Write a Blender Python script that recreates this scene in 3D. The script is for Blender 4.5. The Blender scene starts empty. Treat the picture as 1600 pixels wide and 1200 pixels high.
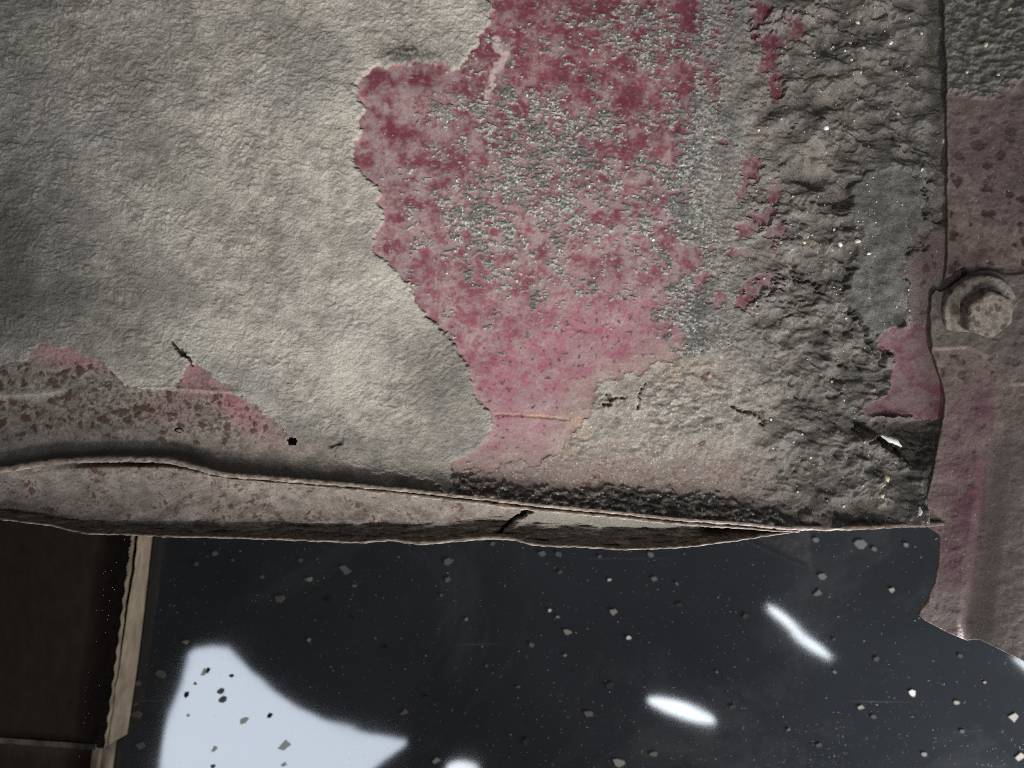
import bpy, math, random
import numpy as np
from mathutils import Matrix, Vector

random.seed(7)
rng = np.random.default_rng(11)
scene = bpy.context.scene
col = scene.collection

# ------------------------------------------------------------------ camera
S = 0.0002                                  # one panel unit = 0.2 mm
FOC = 800.0 / math.tan(math.radians(32.5))  # viewing distance in panel units
TILT = math.radians(86)                     # the phone looks steeply down
CAM_H = 0.394
FWD = Vector((0, math.cos(TILT), -math.sin(TILT)))
UPV = Vector((0, math.sin(TILT), math.cos(TILT)))
RGT = Vector((1, 0, 0))
CAM = Vector((0, 0, CAM_H))
ORG = CAM + FWD * FOC * S                   # centre of the panel's plane


def frame(o):
    m = Matrix.Identity(4)
    for i in range(3):
        m[i][0], m[i][1], m[i][2], m[i][3] = RGT[i], UPV[i], -FWD[i], o[i]
    return m


PANEL_M = frame(ORG)
cd = bpy.data.cameras.new('camera')
cam = bpy.data.objects.new('camera', cd)
col.objects.link(cam)
cam.matrix_world = frame(CAM)
cd.sensor_width = 36
cd.lens = 18 / math.tan(math.radians(32.5))
cd.clip_start = 0.005
cd.clip_end = 50
cd.dof.use_dof = True
cd.dof.focus_distance = FOC * S * 1.03
cd.dof.aperture_fstop = 13
scene.camera = cam
scene.cycles.filter_width = 1.0
scene.cycles.use_denoising = False
scene.cycles.caustics_reflective = False

# ------------------------------------------------------------------ light
w = bpy.data.worlds.new('World')
scene.world = w
w.use_nodes = True
bg = w.node_tree.nodes['Background']
bg.inputs[0].default_value = (0.90, 0.95, 1.0, 1)
bg.inputs[1].default_value = 0.08
scene.view_settings.view_transform = 'Standard'
scene.view_settings.look = 'None'
scene.view_settings.gamma = 1
scene.view_settings.exposure = 0


def loc2world(x, y, z):
    return PANEL_M @ Vector(((x - 800) * S, (600 - y) * S, z * S))


def ray(px, py):
    return (FWD * FOC + RGT * (px - 800) + UPV * (600 - py)).normalized()


def on_height(px, py, z):
    r = ray(px, py)
    return CAM + r * ((z - CAM_H) / r.z)


def add_light(name, kind, p, target, power, color, **kw):
    l = bpy.data.lights.new(name, kind)
    l.energy = power
    l.color = color
    for k, v in kw.items():
        setattr(l, k, v)
    o = bpy.data.objects.new(name, l)
    col.objects.link(o)
    o.location = p
    o.rotation_euler = (Vector(target) - Vector(p)).to_track_quat('-Z', 'Y').to_euler()
    return o


# work lamp standing behind the photographer, low, raking over the panel
add_light('work_lamp', 'SPOT', loc2world(1050, 3000, 3300), loc2world(760, 370, 0), 38, (1.0, 0.955, 0.905),
          spot_size=math.radians(22), spot_blend=1.0, shadow_soft_size=0.10)
# unseen second light added low to the side to brighten floor and plate
add_light('side_fill', 'AREA', (0.50, -0.48, 0.30), (0.18, -0.10, 0.0), 4.2, (0.95, 0.97, 1.0), shape='DISK', size=0.30)
# unseen fill light added low beyond the frame to brighten the floor
add_light('floor_fill', 'AREA', (0.44, -0.40, 0.075), (0.27, -0.02, 0.0), 6.5, (0.93, 0.96, 1.0), shape='DISK', size=0.07, spread=math.radians(105))

# ceiling tubes, mirrored in the polished floor
LAMP_H = 2.5


def mirrored(px, py):
    h = on_height(px, py, 0)
    r = ray(px, py)
    r.z = -r.z
    return h + r * (LAMP_H / r.z)


def tube_lamp(name, a, b, width_px, L):
    p, q = mirrored(*a), mirrored(*b)
    l = bpy.data.lights.new(name, 'AREA')
    l.shape = 'ELLIPSE'
    l.size = (q - p).length
    l.size_y = width_px / FOC * (LAMP_H + CAM_H)
    l.color = (0.86, 0.93, 1.0)
    l.size *= 1.12
    l.size_y *= 1.1
    l.energy = L * math.pi * l.size * l.size_y * 0.785
    o = bpy.data.objects.new(name, l)
    col.objects.link(o)
    o.location = (p + q) / 2
    d = (q - p).normalized()
    z = Vector((0, 0, 1))
    y = z.cross(d)
    o.matrix_world = Matrix(((d.x, y.x, z.x, o.location.x), (d.y, y.y, z.y, o.location.y), (d.z, y.z, z.z, o.location.z), (0, 0, 0, 1)))
    return o


tube_lamp('ceiling_tube', (1202, 949), (1252, 992), 11, 24)
tube_lamp('ceiling_tube', (1240, 988), (1296, 1027), 12, 24)
tube_lamp('ceiling_tube', (1018, 1094), (1112, 1125), 20, 24)
tube_lamp('ceiling_tube', (1586, 1028), (1625, 1052), 10, 20)
tube_lamp('ceiling_tube', (700, 1200), (745, 1202), 18, 20)

# ------------------------------------------------------------------ noise
def _h(ix, iy, seed):
    n = (ix.astype(np.int64) * 374761393 + iy.astype(np.int64) * 668265263 + seed * 974711 + 12345) & 0xffffffff
    n = ((n ^ (n >> 13)) * 1274126177) & 0xffffffff
    n = ((n ^ (n >> 16)) * 2246822519) & 0xffffffff
    return ((n ^ (n >> 15)) & 0xffffff).astype(np.float32) / 16777216.0


def perlin(x, y, seed=0):
    x0 = np.floor(x); y0 = np.floor(y)
    fx = (x - x0).astype(np.float32); fy = (y - y0).astype(np.float32)
    u = fx * fx * fx * (fx * (fx * 6 - 15) + 10)
    v = fy * fy * fy * (fy * (fy * 6 - 15) + 10)

    def g(ix, iy, dx, dy):
        a = _h(ix, iy, seed) * (2 * np.pi)
        return np.cos(a) * dx + np.sin(a) * dy
    n00 = g(x0, y0, fx, fy); n10 = g(x0 + 1, y0, fx - 1, fy)
    n01 = g(x0, y0 + 1, fx, fy - 1); n11 = g(x0 + 1, y0 + 1, fx - 1, fy - 1)
    a = n00 + u * (n10 - n00); b = n01 + u * (n11 - n01)
    return (a + v * (b - a)) * 1.5


def fbm(x, y, seed=0, o=3, g=0.5):
    t = 0; a = 1; n = 0
    for i in range(o):
        t = t + a * perlin(x * 2 ** i + 17.3 * i, y * 2 ** i - 9.1 * i, seed + 31 * i)
        n += a; a *= g
    return t / n


def worley(x, y, seed=0):
    """nearest distance, second distance, random value of the nearest cell"""
    x0 = np.floor(x); y0 = np.floor(y)
    f1 = np.full(x.shape, 9, np.float32); f2 = f1.copy(); idv = np.zeros(x.shape, np.float32)
    for i in (-1, 0, 1):
        for j in (-1, 0, 1):
            cx = x0 + i; cy = y0 + j
            dx = cx + _h(cx, cy, seed) - x; dy = cy + _h(cx, cy, seed + 5) - y
            d = np.sqrt(dx * dx + dy * dy).astype(np.float32)
            r = _h(cx, cy, seed + 9)
            m = d < f1
            f2 = np.where(m, f1, np.minimum(f2, d))
            idv = np.where(m, r, idv)
            f1 = np.where(m, d, f1)
    return f1, f2, idv


def sst(a, b, x):
    t = np.clip((x - a) / (b - a), 0, 1)
    return t * t * (3 - 2 * t)


def mix(a, b, t):
    return a + (b - a) * t


# signed distance to polygons, positive inside, from a coarse raster
RX0, RX1, RY0, RY1, RS = -240, 1800, -240, 1060, 4
_rx = np.arange(RX0, RX1 + 1, RS, dtype=np.float32)
_ry = np.arange(RY0, RY1 + 1, RS, dtype=np.float32)


class SDF:
    def __init__(self, pts):
        X, Y = np.meshgrid(_rx, _ry)
        d = np.full(X.shape, 1e9, np.float32)
        ins = np.zeros(X.shape, bool)
        n = len(pts)
        for i in range(n):
            ax, ay = pts[i]; bx, by = pts[(i + 1) % n]
            ex, ey = bx - ax, by - ay
            t = np.clip(((X - ax) * ex + (Y - ay) * ey) / (ex * ex + ey * ey + 1e-9), 0, 1)
            dx = X - ax - t * ex; dy = Y - ay - t * ey
            d = np.minimum(d, dx * dx + dy * dy)
            if ay != by:
                c = ((ay > Y) != (by > Y)) & (X < (bx - ax) * (Y - ay) / (by - ay) + ax)
                ins ^= c
        d = np.sqrt(d)
        self.r = np.where(ins, d, -d).astype(np.float32)

    def __call__(self, x, y):
        gx = np.clip((x - RX0) / RS, 0, len(_rx) - 1.001); gy = np.clip((y - RY0) / RS, 0, len(_ry) - 1.001)
        ix = gx.astype(np.int32); iy = gy.astype(np.int32)
        fx = gx - ix; fy = gy - iy
        r = self.r
        return (r[iy, ix] * (1 - fx) + r[iy, ix + 1] * fx) * (1 - fy) + (r[iy + 1, ix] * (1 - fx) + r[iy + 1, ix + 1] * fx) * fy


def lin(*c):
    """photographed tone 0-255 to linear"""
    c = np.array(c, np.float32) / 255
    return np.where(c <= 0.04045, c / 12.92, ((c + 0.055) / 1.055) ** 2.4).astype(np.float32)


def cmix(a, b, t):
    return a + (np.asarray(b, np.float32) - a) * t[..., None]


# ------------------------------------------------------------------ materials
def surface_mat(name, rough=0.8, grain=900, grain_amt=0.25, bump=0.0, spec=0.3, attr=True, color=(0.3, 0.3, 0.3), metallic=0.0, rough_var=0.1):
    m = bpy.data.materials.new(name)
    m.use_nodes = True
    nt = m.node_tree
    b = nt.nodes['Principled BSDF']
    tc = nt.nodes.new('ShaderNodeTexCoord')
    no = nt.nodes.new('ShaderNodeTexNoise')
    no.inputs['Scale'].default_value = grain
    no.inputs['Detail'].default_value = 4
    nt.links.new(tc.outputs['Object'], no.inputs['Vector'])
    mr = nt.nodes.new('ShaderNodeMapRange')
    mr.inputs['From Min'].default_value = 0.25
    mr.inputs['From Max'].default_value = 0.75
    mr.inputs['To Min'].default_value = 1 - grain_amt
    mr.inputs['To Max'].default_value = 1 + grain_amt
    nt.links.new(no.outputs['Fac'], mr.inputs['Value'])
    mu = nt.nodes.new('ShaderNodeVectorMath')
    mu.operation = 'SCALE'
    if attr:
        at = nt.nodes.new('ShaderNodeAttribute')
        at.attribute_name = 'pigment'
        nt.links.new(at.outputs['Color'], mu.inputs[0])
    else:
        mu.inputs[0].default_value = color
    nt.links.new(mr.outputs['Result'], mu.inputs['Scale'])
    nt.links.new(mu.outputs['Vector'], b.inputs['Base Color'])
    rr = nt.nodes.new('ShaderNodeMapRange')
    rr.inputs['To Min'].default_value = rough - rough_var
    rr.inputs['To Max'].default_value = min(1, rough + rough_var)
    nt.links.new(no.outputs['Fac'], rr.inputs['Value'])
    nt.links.new(rr.outputs['Result'], b.inputs['Roughness'])
    b.inputs['Specular IOR Level'].default_value = spec
    b.inputs['Metallic'].default_value = metallic
    if bump:
        bn = nt.nodes.new('ShaderNodeBump')
        bn.inputs['Strength'].default_value = bump
        bn.inputs['Distance'].default_value = 0.0004
        nt.links.new(no.outputs['Fac'], bn.inputs['Height'])
        nt.links.new(bn.outputs['Normal'], b.inputs['Normal'])
    return m


M_COAT = surface_mat('grey_underseal', 0.85, 1700, 0.24, bump=0.75)
M_PAINT = surface_mat('dusty_red_paint', 0.62, 1500, 0.22, spec=0.35, bump=0.15)
M_CRUST = surface_mat('road_dirt_crust', 0.80, 1900, 0.42, spec=0.3, bump=0.5)
M_BARE = surface_mat('bare_rusty_primer', 0.75, 1700, 0.32, bump=0.4)
M_EDGE = surface_mat('worn_sheet_edge', 0.7, 900, 0.35, bump=0.12)
M_PLATE = surface_mat('dusty_purple_paint', 0.75, 1500, 0.26, bump=0.3)
M_BOLT = surface_mat('dusty_steel', 0.8, 1500, 0.35, bump=0.5)

# ------------------------------------------------------------------ mesh helpers
def raw_mesh(name, V, F, mat, parent=None, pig=None, smooth=True):
    V = np.asarray(V, np.float32).reshape(-1, 3)
    F = np.asarray(F, np.int32)
    me = bpy.data.meshes.new(name)
    k = F.shape[1]
    me.vertices.add(len(V)); me.vertices.foreach_set('co', V.ravel())
    me.loops.add(F.size); me.loops.foreach_set('vertex_index', F.ravel())
    me.polygons.add(len(F))
    me.polygons.foreach_set('loop_start', np.arange(0, F.size, k, dtype=np.int32))
    me.update(calc_edges=True)
    if smooth:
        me.polygons.foreach_set('use_smooth', np.ones(len(F), bool))
    if pig is not None:
        a = me.attributes.new('pigment', 'FLOAT_COLOR', 'POINT')
        c = np.ones((len(V), 4), np.float32)
        c[:, :3] = np.clip(np.asarray(pig).reshape(-1, 3), 0.003, 0.9)
        a.data.foreach_set('color', c.ravel())
    me.materials.append(mat)
    o = bpy.data.objects.new(name, me)
    col.objects.link(o)
    o.parent = parent
    return o


def grid_faces(r, c):
    i = np.arange(r * c, dtype=np.int32).reshape(r, c)
    return np.stack([i[1:, :-1], i[1:, 1:], i[:-1, 1:], i[:-1, :-1]], -1).reshape(-1, 4)


def to_local(x, y, z):
    return np.stack([(x - 800) * S, (600 - y) * S, z * S], -1)


def sub_mesh(name, V, F, sel, mat, parent, pig):
    f = F[sel]
    used, inv = np.unique(f, return_inverse=True)
    return raw_mesh(name, V.reshape(-1, 3)[used], inv.reshape(f.shape), mat, parent, pig.reshape(-1, 3)[used])


def curve(pts):
    p = np.array(pts, np.float64)
    xs = p[:, 0]; ys = p[:, 1]
    # smooth interpolation through the points (finite-difference Hermite)
    m = np.gradient(ys, xs)

    def f(x):
        x = np.asarray(x, np.float64)
        i = np.clip(np.searchsorted(xs, x) - 1, 0, len(xs) - 2)
        h = xs[i + 1] - xs[i]
        t = np.clip((x - xs[i]) / h, 0, 1)
        return (ys[i] * (2 * t ** 3 - 3 * t ** 2 + 1) + m[i] * h * (t ** 3 - 2 * t ** 2 + t) + ys[i + 1] * (-2 * t ** 3 + 3 * t ** 2) + m[i + 1] * h * (t ** 3 - t ** 2))
    return f


def lut(pts):
    p = np.array(pts, np.float64)
    return lambda x: np.interp(x, p[:, 0], p[:, 1])


def blob(x, y, cx, cy, sx, sy, rot=0.0):
    c, s = math.cos(math.radians(rot)), math.sin(math.radians(rot))
    dx, dy = x - cx, y - cy
    a = (dx * c + dy * s) / sx; b = (-dx * s + dy * c) / sy
    return np.exp(-(a * a + b * b))


def stroke(x, y, pts, width):
    """1 on a polyline, falling to 0 over width"""
    d = np.full(x.shape, 1e9, np.float32)
    for (ax, ay), (bx, by) in zip(pts[:-1], pts[1:]):
        ex, ey = bx - ax, by - ay
        t = np.clip(((x - ax) * ex + (y - ay) * ey) / (ex * ex + ey * ey), 0, 1)
        d = np.minimum(d, (x - ax - t * ex) ** 2 + (y - ay - t * ey) ** 2)
    return np.clip(1 - np.sqrt(d) / width, 0, 1)


# ------------------------------------------------------------------ the wheel arch panel
arch = bpy.data.objects.new('car_wheel_arch', None)
col.objects.link(arch)
arch.matrix_world = PANEL_M
arch.empty_display_size = 0.02
arch['label'] = 'rust-spotted car underbody panel with grey coating peeling off dark red paint'
arch['category'] = 'car part'

ridge = curve([(-260, 742), (-100, 738), (0, 733), (40, 728), (90, 720), (150, 716), (220, 715), (280, 718), (320, 727), (350, 735), (420, 743), (500, 750), (560, 755), (640, 762),
               (700, 768), (760, 774), (850, 785), (950, 795), (1050, 805), (1150, 813), (1230, 821), (1300, 822), (1380, 819), (1450, 816), (1520, 812)])
lip = curve([(-260, 800), (-100, 803), (0, 808), (40, 812), (90, 820), (130, 829), (200, 832), (300, 835), (400, 838), (450, 840), (520, 843), (570, 844), (605, 841), (660, 846),
             (700, 843), (760, 838), (800, 840), (830, 847), (860, 851), (910, 852), (960, 855), (1010, 854), (1080, 850), (1140, 843), (1200, 833), (1245, 827)])
fil_w = lut([(-300, 24), (0, 24), (250, 20), (350, 28), (500, 32), (700, 36), (1000, 42), (1180, 42), (1260, 22), (1460, 14)])
fil_h = lut([(-300, 27), (1100, 27), (1260, 12), (1460, 8)])

RED = SDF([(780, -240), (770, -60), (760, 0), (772, 15), (765, 40), (752, 60), (745, 75), (728, 95), (716, 108), (700, 105), (670, 98), (640, 102), (610, 105), (590, 105), (575, 118),
           (558, 138), (556, 150), (566, 160), (570, 172), (562, 190), (568, 205), (556, 225), (553, 245), (563, 268), (578, 282), (590, 292), (597, 305), (592, 320), (599, 338),
           (598, 350), (590, 368), (583, 378), (588, 398), (605, 408), (622, 425), (640, 445), (652, 470), (668, 492), (690, 515), (705, 530), (720, 555), (735, 575), (738, 595),
           (742, 618), (752, 632), (768, 645), (772, 660), (765, 678), (758, 690), (745, 702), (725, 712), (708, 722), (706, 738), (720, 740), (760, 738), (800, 722), (870, 712),
           (895, 690), (905, 650), (915, 620), (945, 598), (1000, 580), (1035, 560), (1075, 555), (1120, 555), (1180, 520), (1230, 480), (1250, 420),
           (1250, 330), (1235, 260), (1225, 200), (1240, 140), (1275, 80), (1280, 0), (1270, -240)])
COAT = SDF([(-240, -240), (790, -240), (775, -60), (765, 0), (776, 15), (769, 40), (756, 60), (749, 75), (732, 97), (716, 112), (700, 109), (670, 102), (640, 106), (610, 109), (592, 109),
            (600, 160), (610, 245), (605, 300), (610, 350), (600, 380), (610, 405), (630, 425), (660, 470), (700, 520), (740, 575), (745, 600), (748, 622), (775, 645), (775, 662),
            (765, 682), (745, 706), (712, 725), (707, 790), (690, 752), (640, 742), (590, 735), (530, 722), (524, 712), (520, 697), (500, 691), (470, 690), (445, 675), (437, 660), (400, 635),
            (370, 612), (340, 590), (312, 568), (300, 568), (284, 586), (276, 608), (205, 607), (178, 582), (150, 560), (112, 545), (72, 536), (50, 545), (42, 562), (0, 570), (-240, 575)])
TAN = SDF([(1040, 556), (1000, 580), (945, 598), (915, 622), (905, 650), (890, 690), (860, 714), (800, 724), (760, 738), (706, 742), (706, 760), (830, 790), (1000, 800), (1150, 790), (1190, 755),
           (1180, 690), (1200, 640), (1180, 600), (1130, 565), (1085, 548)])
CHIP = SDF([(1372, 524), (1392, 514), (1420, 511), (1452, 505), (1520, 505), (1520, 658), (1468, 655), (1400, 652), (1335, 648), (1347, 634), (1386, 618), (1394, 590), (1401, 566), (1398, 556), (1380, 552), (1371, 540)])
PINKR = SDF([(1470, 345), (1455, 352), (1440, 385), (1415, 405), (1408, 430), (1416, 450), (1412, 480), (1420, 505), (1420, 515), (1520, 515), (1520, 345)])
SLATE = SDF([(1330, 290), (1360, 272), (1400, 265), (1440, 285), (1452, 315), (1430, 345), (1428, 372), (1410, 400), (1406, 430), (1418, 455), (1410, 475), (1418, 500), (1390, 516), (1368, 528),
             (1345, 508), (1318, 482), (1320, 440), (1335, 400), (1338, 370), (1322, 335)])
HOLE = SDF([(1338, 657), (1400, 660), (1462, 662), (1462, 700), (1452, 722), (1440, 728), (1425, 722), (1398, 700), (1366, 682), (1345, 672)])
GOO = SDF([(703, 738), (730, 734), (760, 743), (800, 748), (825, 754), (850, 757), (880, 758), (910, 756), (950, 754), (985, 756), (1020, 762), (1060, 764), (1100, 765), (1135, 770), (1165, 780), (1195, 786),
           (1225, 795), (1225, 830), (900, 830), (703, 800)])
islands = [(1190, 20, 20, 24, 15), (1200, 72, 22, 26, 20), (1246, 52, 18, 24, 10), (1197, 100, 18, 20, 0), (1208, 142, 13, 34, 10), (1178, 40, 14, 20, 0), (1176, 262, 20, 26, 10),
           (1160, 300, 14, 26, 20), (1205, 300, 14, 24, 5), (1195, 340, 24, 16, 10), (1213, 362, 20, 22, 30), (1170, 362, 18, 12, -20), (1180, 452, 30, 26, 5), (1156, 470, 10, 16, 20), (1165, 396, 16, 6, -15),
           (1080, 405, 16, 26, 40), (1100, 430, 14, 24, 20), (1150, 395, 22, 10, 0), (1120, 470, 14, 18, 0), (1060, 520, 22, 10, 60)]

NX, NY = 1060, 640
gx = np.linspace(-200, 1500, NX, dtype=np.float32)
tt = np.linspace(0, 1, NY, dtype=np.float32)[:, None]
rid = ridge(gx).astype(np.float32)[None, :]
Y = -200 + (rid - 2 + 200) * tt
X = np.broadcast_to(gx[None, :], Y.shape).copy()
D = rid - Y                                           # distance to the seam

# jagged coordinates for the borders between layers
wx = X + 5 * perlin(X / 17, Y / 17, 1) + 3 * perlin(X / 6, Y / 6, 2)
wy = Y + 5 * perlin(X / 17, Y / 17, 3) + 3 * perlin(X / 6, Y / 6, 4)
wx2 = X + 26 * fbm(X / 45, Y / 45, 5, 3) + 4 * perlin(X / 5, Y / 5, 6)
wy2 = Y + 26 * fbm(X / 45, Y / 45, 7, 3) + 4 * perlin(X / 5, Y / 5, 8)
s_red_c = RED(wx, wy); s_red_f = RED(wx2, wy2)
fuz = sst(850, 960, X) * 1.0
fuz = np.maximum(fuz, sst(560, 640, Y) * sst(790, 840, X))
s_red = mix(s_red_c, s_red_f, fuz)
s_coat = COAT(wx, wy)
s_tan = TAN(wx2, wy2)
s_chip = CHIP(wx, wy)
s_slate = SLATE(X + 16 * fbm(X / 26, Y / 26, 61, 4, 0.6), Y + 16 * fbm(X / 26, Y / 26, 62, 4, 0.6))
s_pinkr = PINKR(wx2, wy2)
s_hole = HOLE(wx, wy)
s_goo = GOO(wx, wy)

LOWLEFT = (s_coat < 0) & (X < 720) & (Y > 500) & (s_red < 0)
is_coat = (s_coat > 0) & (s_red <= 0)
is_red = (s_red > 0)
isl = np.zeros_like(X)
for cx, cy, ax, ay, ro in islands:
    isl = np.maximum(isl, blob(wx2 * 0.35 + wx * 0.65, wy2 * 0.35 + wy * 0.65, cx, cy, ax, ay, ro))
is_isl = (isl > 9) & ~is_red
is_chip = (s_chip > 0)
is_tan = (s_tan > 0) & ~is_red & ~is_coat & ~LOWLEFT

# common fine fields
n_big = fbm(X / 230, Y / 230, 20, 3)
n_mid = fbm(X / 48, Y / 48, 21, 3)
n_dust = fbm(X / 26, Y / 22, 22, 4, 0.6)
n_fine = fbm(X / 7, Y / 7, 23, 2)
n_grain = perlin(X / 3.3, Y / 3.3, 24)
n_grain2 = _h(np.round(X / 1.6), np.round(Y / 1.6), 25)

# --- relief of the grey coating: wrinkled leather with crescent folds
lx = X + 8 * perlin(X / 26, Y / 26, 30) + 3 * perlin(X / 9, Y / 9, 31)
ly = Y + 8 * perlin(X / 26, Y / 26, 32) + 3 * perlin(X / 9, Y / 9, 33)
f1, f2, cid = worley(lx / 12.0, ly / 10.0, 34)
cell = np.sqrt(np.clip(f2 - f1, 0, 1))
g1, g2, gid = worley(lx / 6.6 + 40, ly / 5.6, 35)
cell2 = np.sqrt(np.clip(g2 - g1, 0, 1))
fold = sst(0.05, 0.5, fbm(X / 32, Y / 25, 36, 2) + 0.25)
rag = fbm(lx / 14, ly / 12, 37, 4, 0.65)
ridged = 1 - np.abs(perlin(lx / 15, ly / 9, 38)) * 2
# ruggedness of the coat varies: rough in the middle, flatter low right
rug = 0.36 + 0.42 * sst(-0.4, 0.45, fbm(X / 110, Y / 90, 43, 3)) + 0.22 * sst(480, 200, Y)
dome = np.clip(0.55 - f1 * f1, -0.2, 1) * (0.3 + 0.9 * cid)
dome2 = np.clip(0.5 - g1 * g1, -0.2, 1) * gid
z_coat = 0.85 * rug * (4.6 * dome * fold + 4.6 * dome2 + 0.9 * cell + 1.7 * rag - 1.6 * np.clip(ridged, 0, 1) ** 6) + 0.4 * n_grain
# flow wrinkles where the coat runs down to the red edge
flow = blob(X, Y, 640, 560, 110, 130, -30)
z_coat += flow * 0.8 * perlin((X * 0.85 - Y * 0.5) / 26, (X * 0.5 + Y * 0.85) / 7, 39)

# --- residue of coating left on the red paint
dens = (-0.26 + 0.50 * blob(X, Y, 870, 260, 150, 130) + 0.35 * blob(X, Y, 720, 350, 80, 60) + 0.22 * blob(X, Y, 740, 180, 80, 50) + 0.38 * blob(X, Y, 1020, 60, 70, 50)
        + 0.30 * blob(X, Y, 1060, 350, 60, 110) + 0.42 * blob(X, Y, 1090, 220, 30, 60) + 0.22 * blob(X, Y, 960, 30, 110, 60) + 0.20 * blob(X, Y, 820, 440, 100, 40)
        + 0.35 * blob(X, Y, 1060, 490, 40, 40) + 0.95 * sst(1045, 1150, X + 30 * fbm(X / 60, Y / 60, 44, 2) + 0.10 * (Y - 200)) - 0.95 * isl - 0.25 * blob(X, Y, 930, 590, 120, 70) - 0.3 * blob(X, Y, 600, 190, 45, 80) - 0.25 * blob(X, Y, 790, 620, 80, 80))
res_n = (fbm((X - 0.35 * Y) / 36, (Y + 0.1 * X) / 44, 40, 3, 0.55) * 0.75 + 0.85 * fbm((X + 0.4 * Y) / 13, (Y - 0.3 * X) / 8.5, 41, 3, 0.62) + 0.12 * n_grain)
res = res_n + dens * 0.95 - 0.14
is_res = is_red & (res > 0) & ((s_red > 4) | (X > 850))
res_t = sst(0.0, 0.13, res)
crumb = fbm((X + 0.5 * Y) / 12, (Y - 0.4 * X) / 6.0, 42, 4, 0.62)

# --- crust of road dirt
ter = fbm(X / 120, Y / 95, 50, 4, 0.55) * 5.2 + 0.5
terr = np.floor(ter) + sst(0.72, 0.98, ter - np.floor(ter))
right = sst(1090, 1290, X)
pocks = worley(X / 34 + 3 * n_mid, Y / 30, 51)
pock = sst(0.30, 0.12, pocks[0]) * (pocks[2] > 0.72)
slab = worley(lx / 62 + 1.2 * n_mid, ly / 34 + 1.2 * n_mid, 52)
slab_e = slab[1] - slab[0]
calm = 1 - 0.6 * sst(1300, 1400, X) * sst(520, 380, Y)
z_crust = (2.5 + right * (4.2 * terr * calm + 26 * fbm(X / 75, Y / 60, 53, 3)) + (1 + 0.8 * right * calm) * 2.4 * fbm(X / 21, Y / 18, 54, 3, 0.55)
           + (2.6 + 0.6 * right * calm) * crumb + right * 2.0 * slab[2] * sst(0.0, 0.25, slab_e) - 7 * pock * right - 1.5 * sst(0.1, 0.0, slab_e) * right)
z_crust += 12 * blob(X, Y, 1275, 200, 26, 12, -50) + 14 * blob(X, Y, 1290, 265, 36, 9, 25) - 16 * blob(X, Y, 1262, 283, 28, 10, 25) + 14 * blob(X, Y, 1320, 335, 40, 12, -15) - 14 * blob(X, Y, 1335, 350, 34, 9, -12)
z_crust += 10 * blob(X, Y, 1210, 195, 30, 10, -35) - 9 * blob(X, Y, 1200, 178, 22, 7, -35) + 8 * blob(X, Y, 1240, 30, 40, 8, 10) - 9 * blob(X, Y, 1270, 40, 30, 7, -20)

z_bare = 1.0 + 0.9 * crumb * 0.6 + 1.2 * n_fine * 0.6 + 2.5 * n_mid
tan_rough = sst(0.0, 0.4, fbm(X / 60, Y / 45, 56, 3) + 0.55 * blob(X, Y, 1060, 620, 90, 60) - 0.2 * sst(690, 740, Y))
z_tan = z_bare + tan_rough * (3.5 * fbm(X / 16, Y / 9, 55, 3, 0.6) + 1.0 * crumb)
z_paint = 0.35 * n_fine + 1.1 * n_mid + 0.35 * np.clip(n_dust, 0, 1)

# rust blisters
sp = worley(wx / 17, wy / 14, 70)
sp2 = worley(wx / 7.5, wy / 6.5, 71)
clus = sst(-0.25, 0.25, fbm(X / 40, Y / 30, 72, 2))
spot = sst(0.10, -0.02, sp[0] - 0.46 * sp[2] ** 2 * clus * (sp[2] > 0.4))
spot2 = sst(0.08, -0.02, sp2[0] - 0.42 * sp2[2] * (sp2[2] > 0.55))

# --- assemble relief
coat_edge = sst(-1.0, 3.0, np.minimum(s_coat + 3, -s_red))
Z = np.where(is_red, z_paint, 0.0)
Z = np.where(is_coat, 5.0 * coat_edge + z_coat * np.clip(coat_edge, 0.3, 1), Z)
Z = np.where(is_res, mix(z_paint + res_t * (1.9 + 2.2 * crumb + 0.6 * n_grain), z_crust + 1.5, res_t * sst(1060, 1190, X)), Z)
Z = np.where(LOWLEFT, z_bare + 0.8 * spot, Z)
rest = ~(is_red | is_coat | LOWLEFT)
Z = np.where(rest, z_crust, Z)
t_tan = sst(-48, 34, s_tan + 22 * fbm(X / 22, Y / 16, 103, 3))
Z = np.where(rest | is_tan, mix(z_crust, z_tan + 0.7 * spot, np.where(is_red, 0, t_tan)), Z)
rest = rest & ~is_tan
Z = np.where(is_isl & rest, z_paint - 1.0, Z)
sl = sst(-3, 3, s_slate)
Z = mix(Z, 12 + 5 * n_mid + 1.6 * fbm(X / 12, Y / 12, 63, 3) + 0.5 * crumb, np.where(rest, sl, 0))
pk = sst(-6, 6, s_pinkr) * (1 - sl)
Z = mix(Z, 6 + 2.5 * n_mid + 0.6 * crumb, np.where(rest, pk, 0))
ch = sst(-1.5, 1.5, s_chip)
Z = mix(Z, 1.0 + 2 * n_mid + 0.5 * n_fine, ch)
Z = np.where(s_hole > -14, Z - 34 * sst(-14, 10, s_hole) * (1 - 0.6 * ch), Z)
# dark crumbs lying in the groove
goo_n = fbm(X / 16, Y / 9, 80, 4, 0.6)
goo = sst(3, 11, s_goo + 12 * goo_n)
Z += goo * (3 + 8 * goo_n + 1.5 * crumb)
# large form: gentle dent and the fillet that turns up into the seam
form = 10 * n_big + 6 * fbm(X / 420, Y / 420, 81, 2)
fw = fil_w(gx)[None, :]; fh = fil_h(gx)[None, :]
fill = np.clip(1 - D / (fw * 1.25), 0, 1) ** 2.0 * fh + 5 * np.clip(1 - D / 100, 0, 1) ** 2 - 6 * blob(X, Y, 240, 700, 260, 22)
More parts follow.
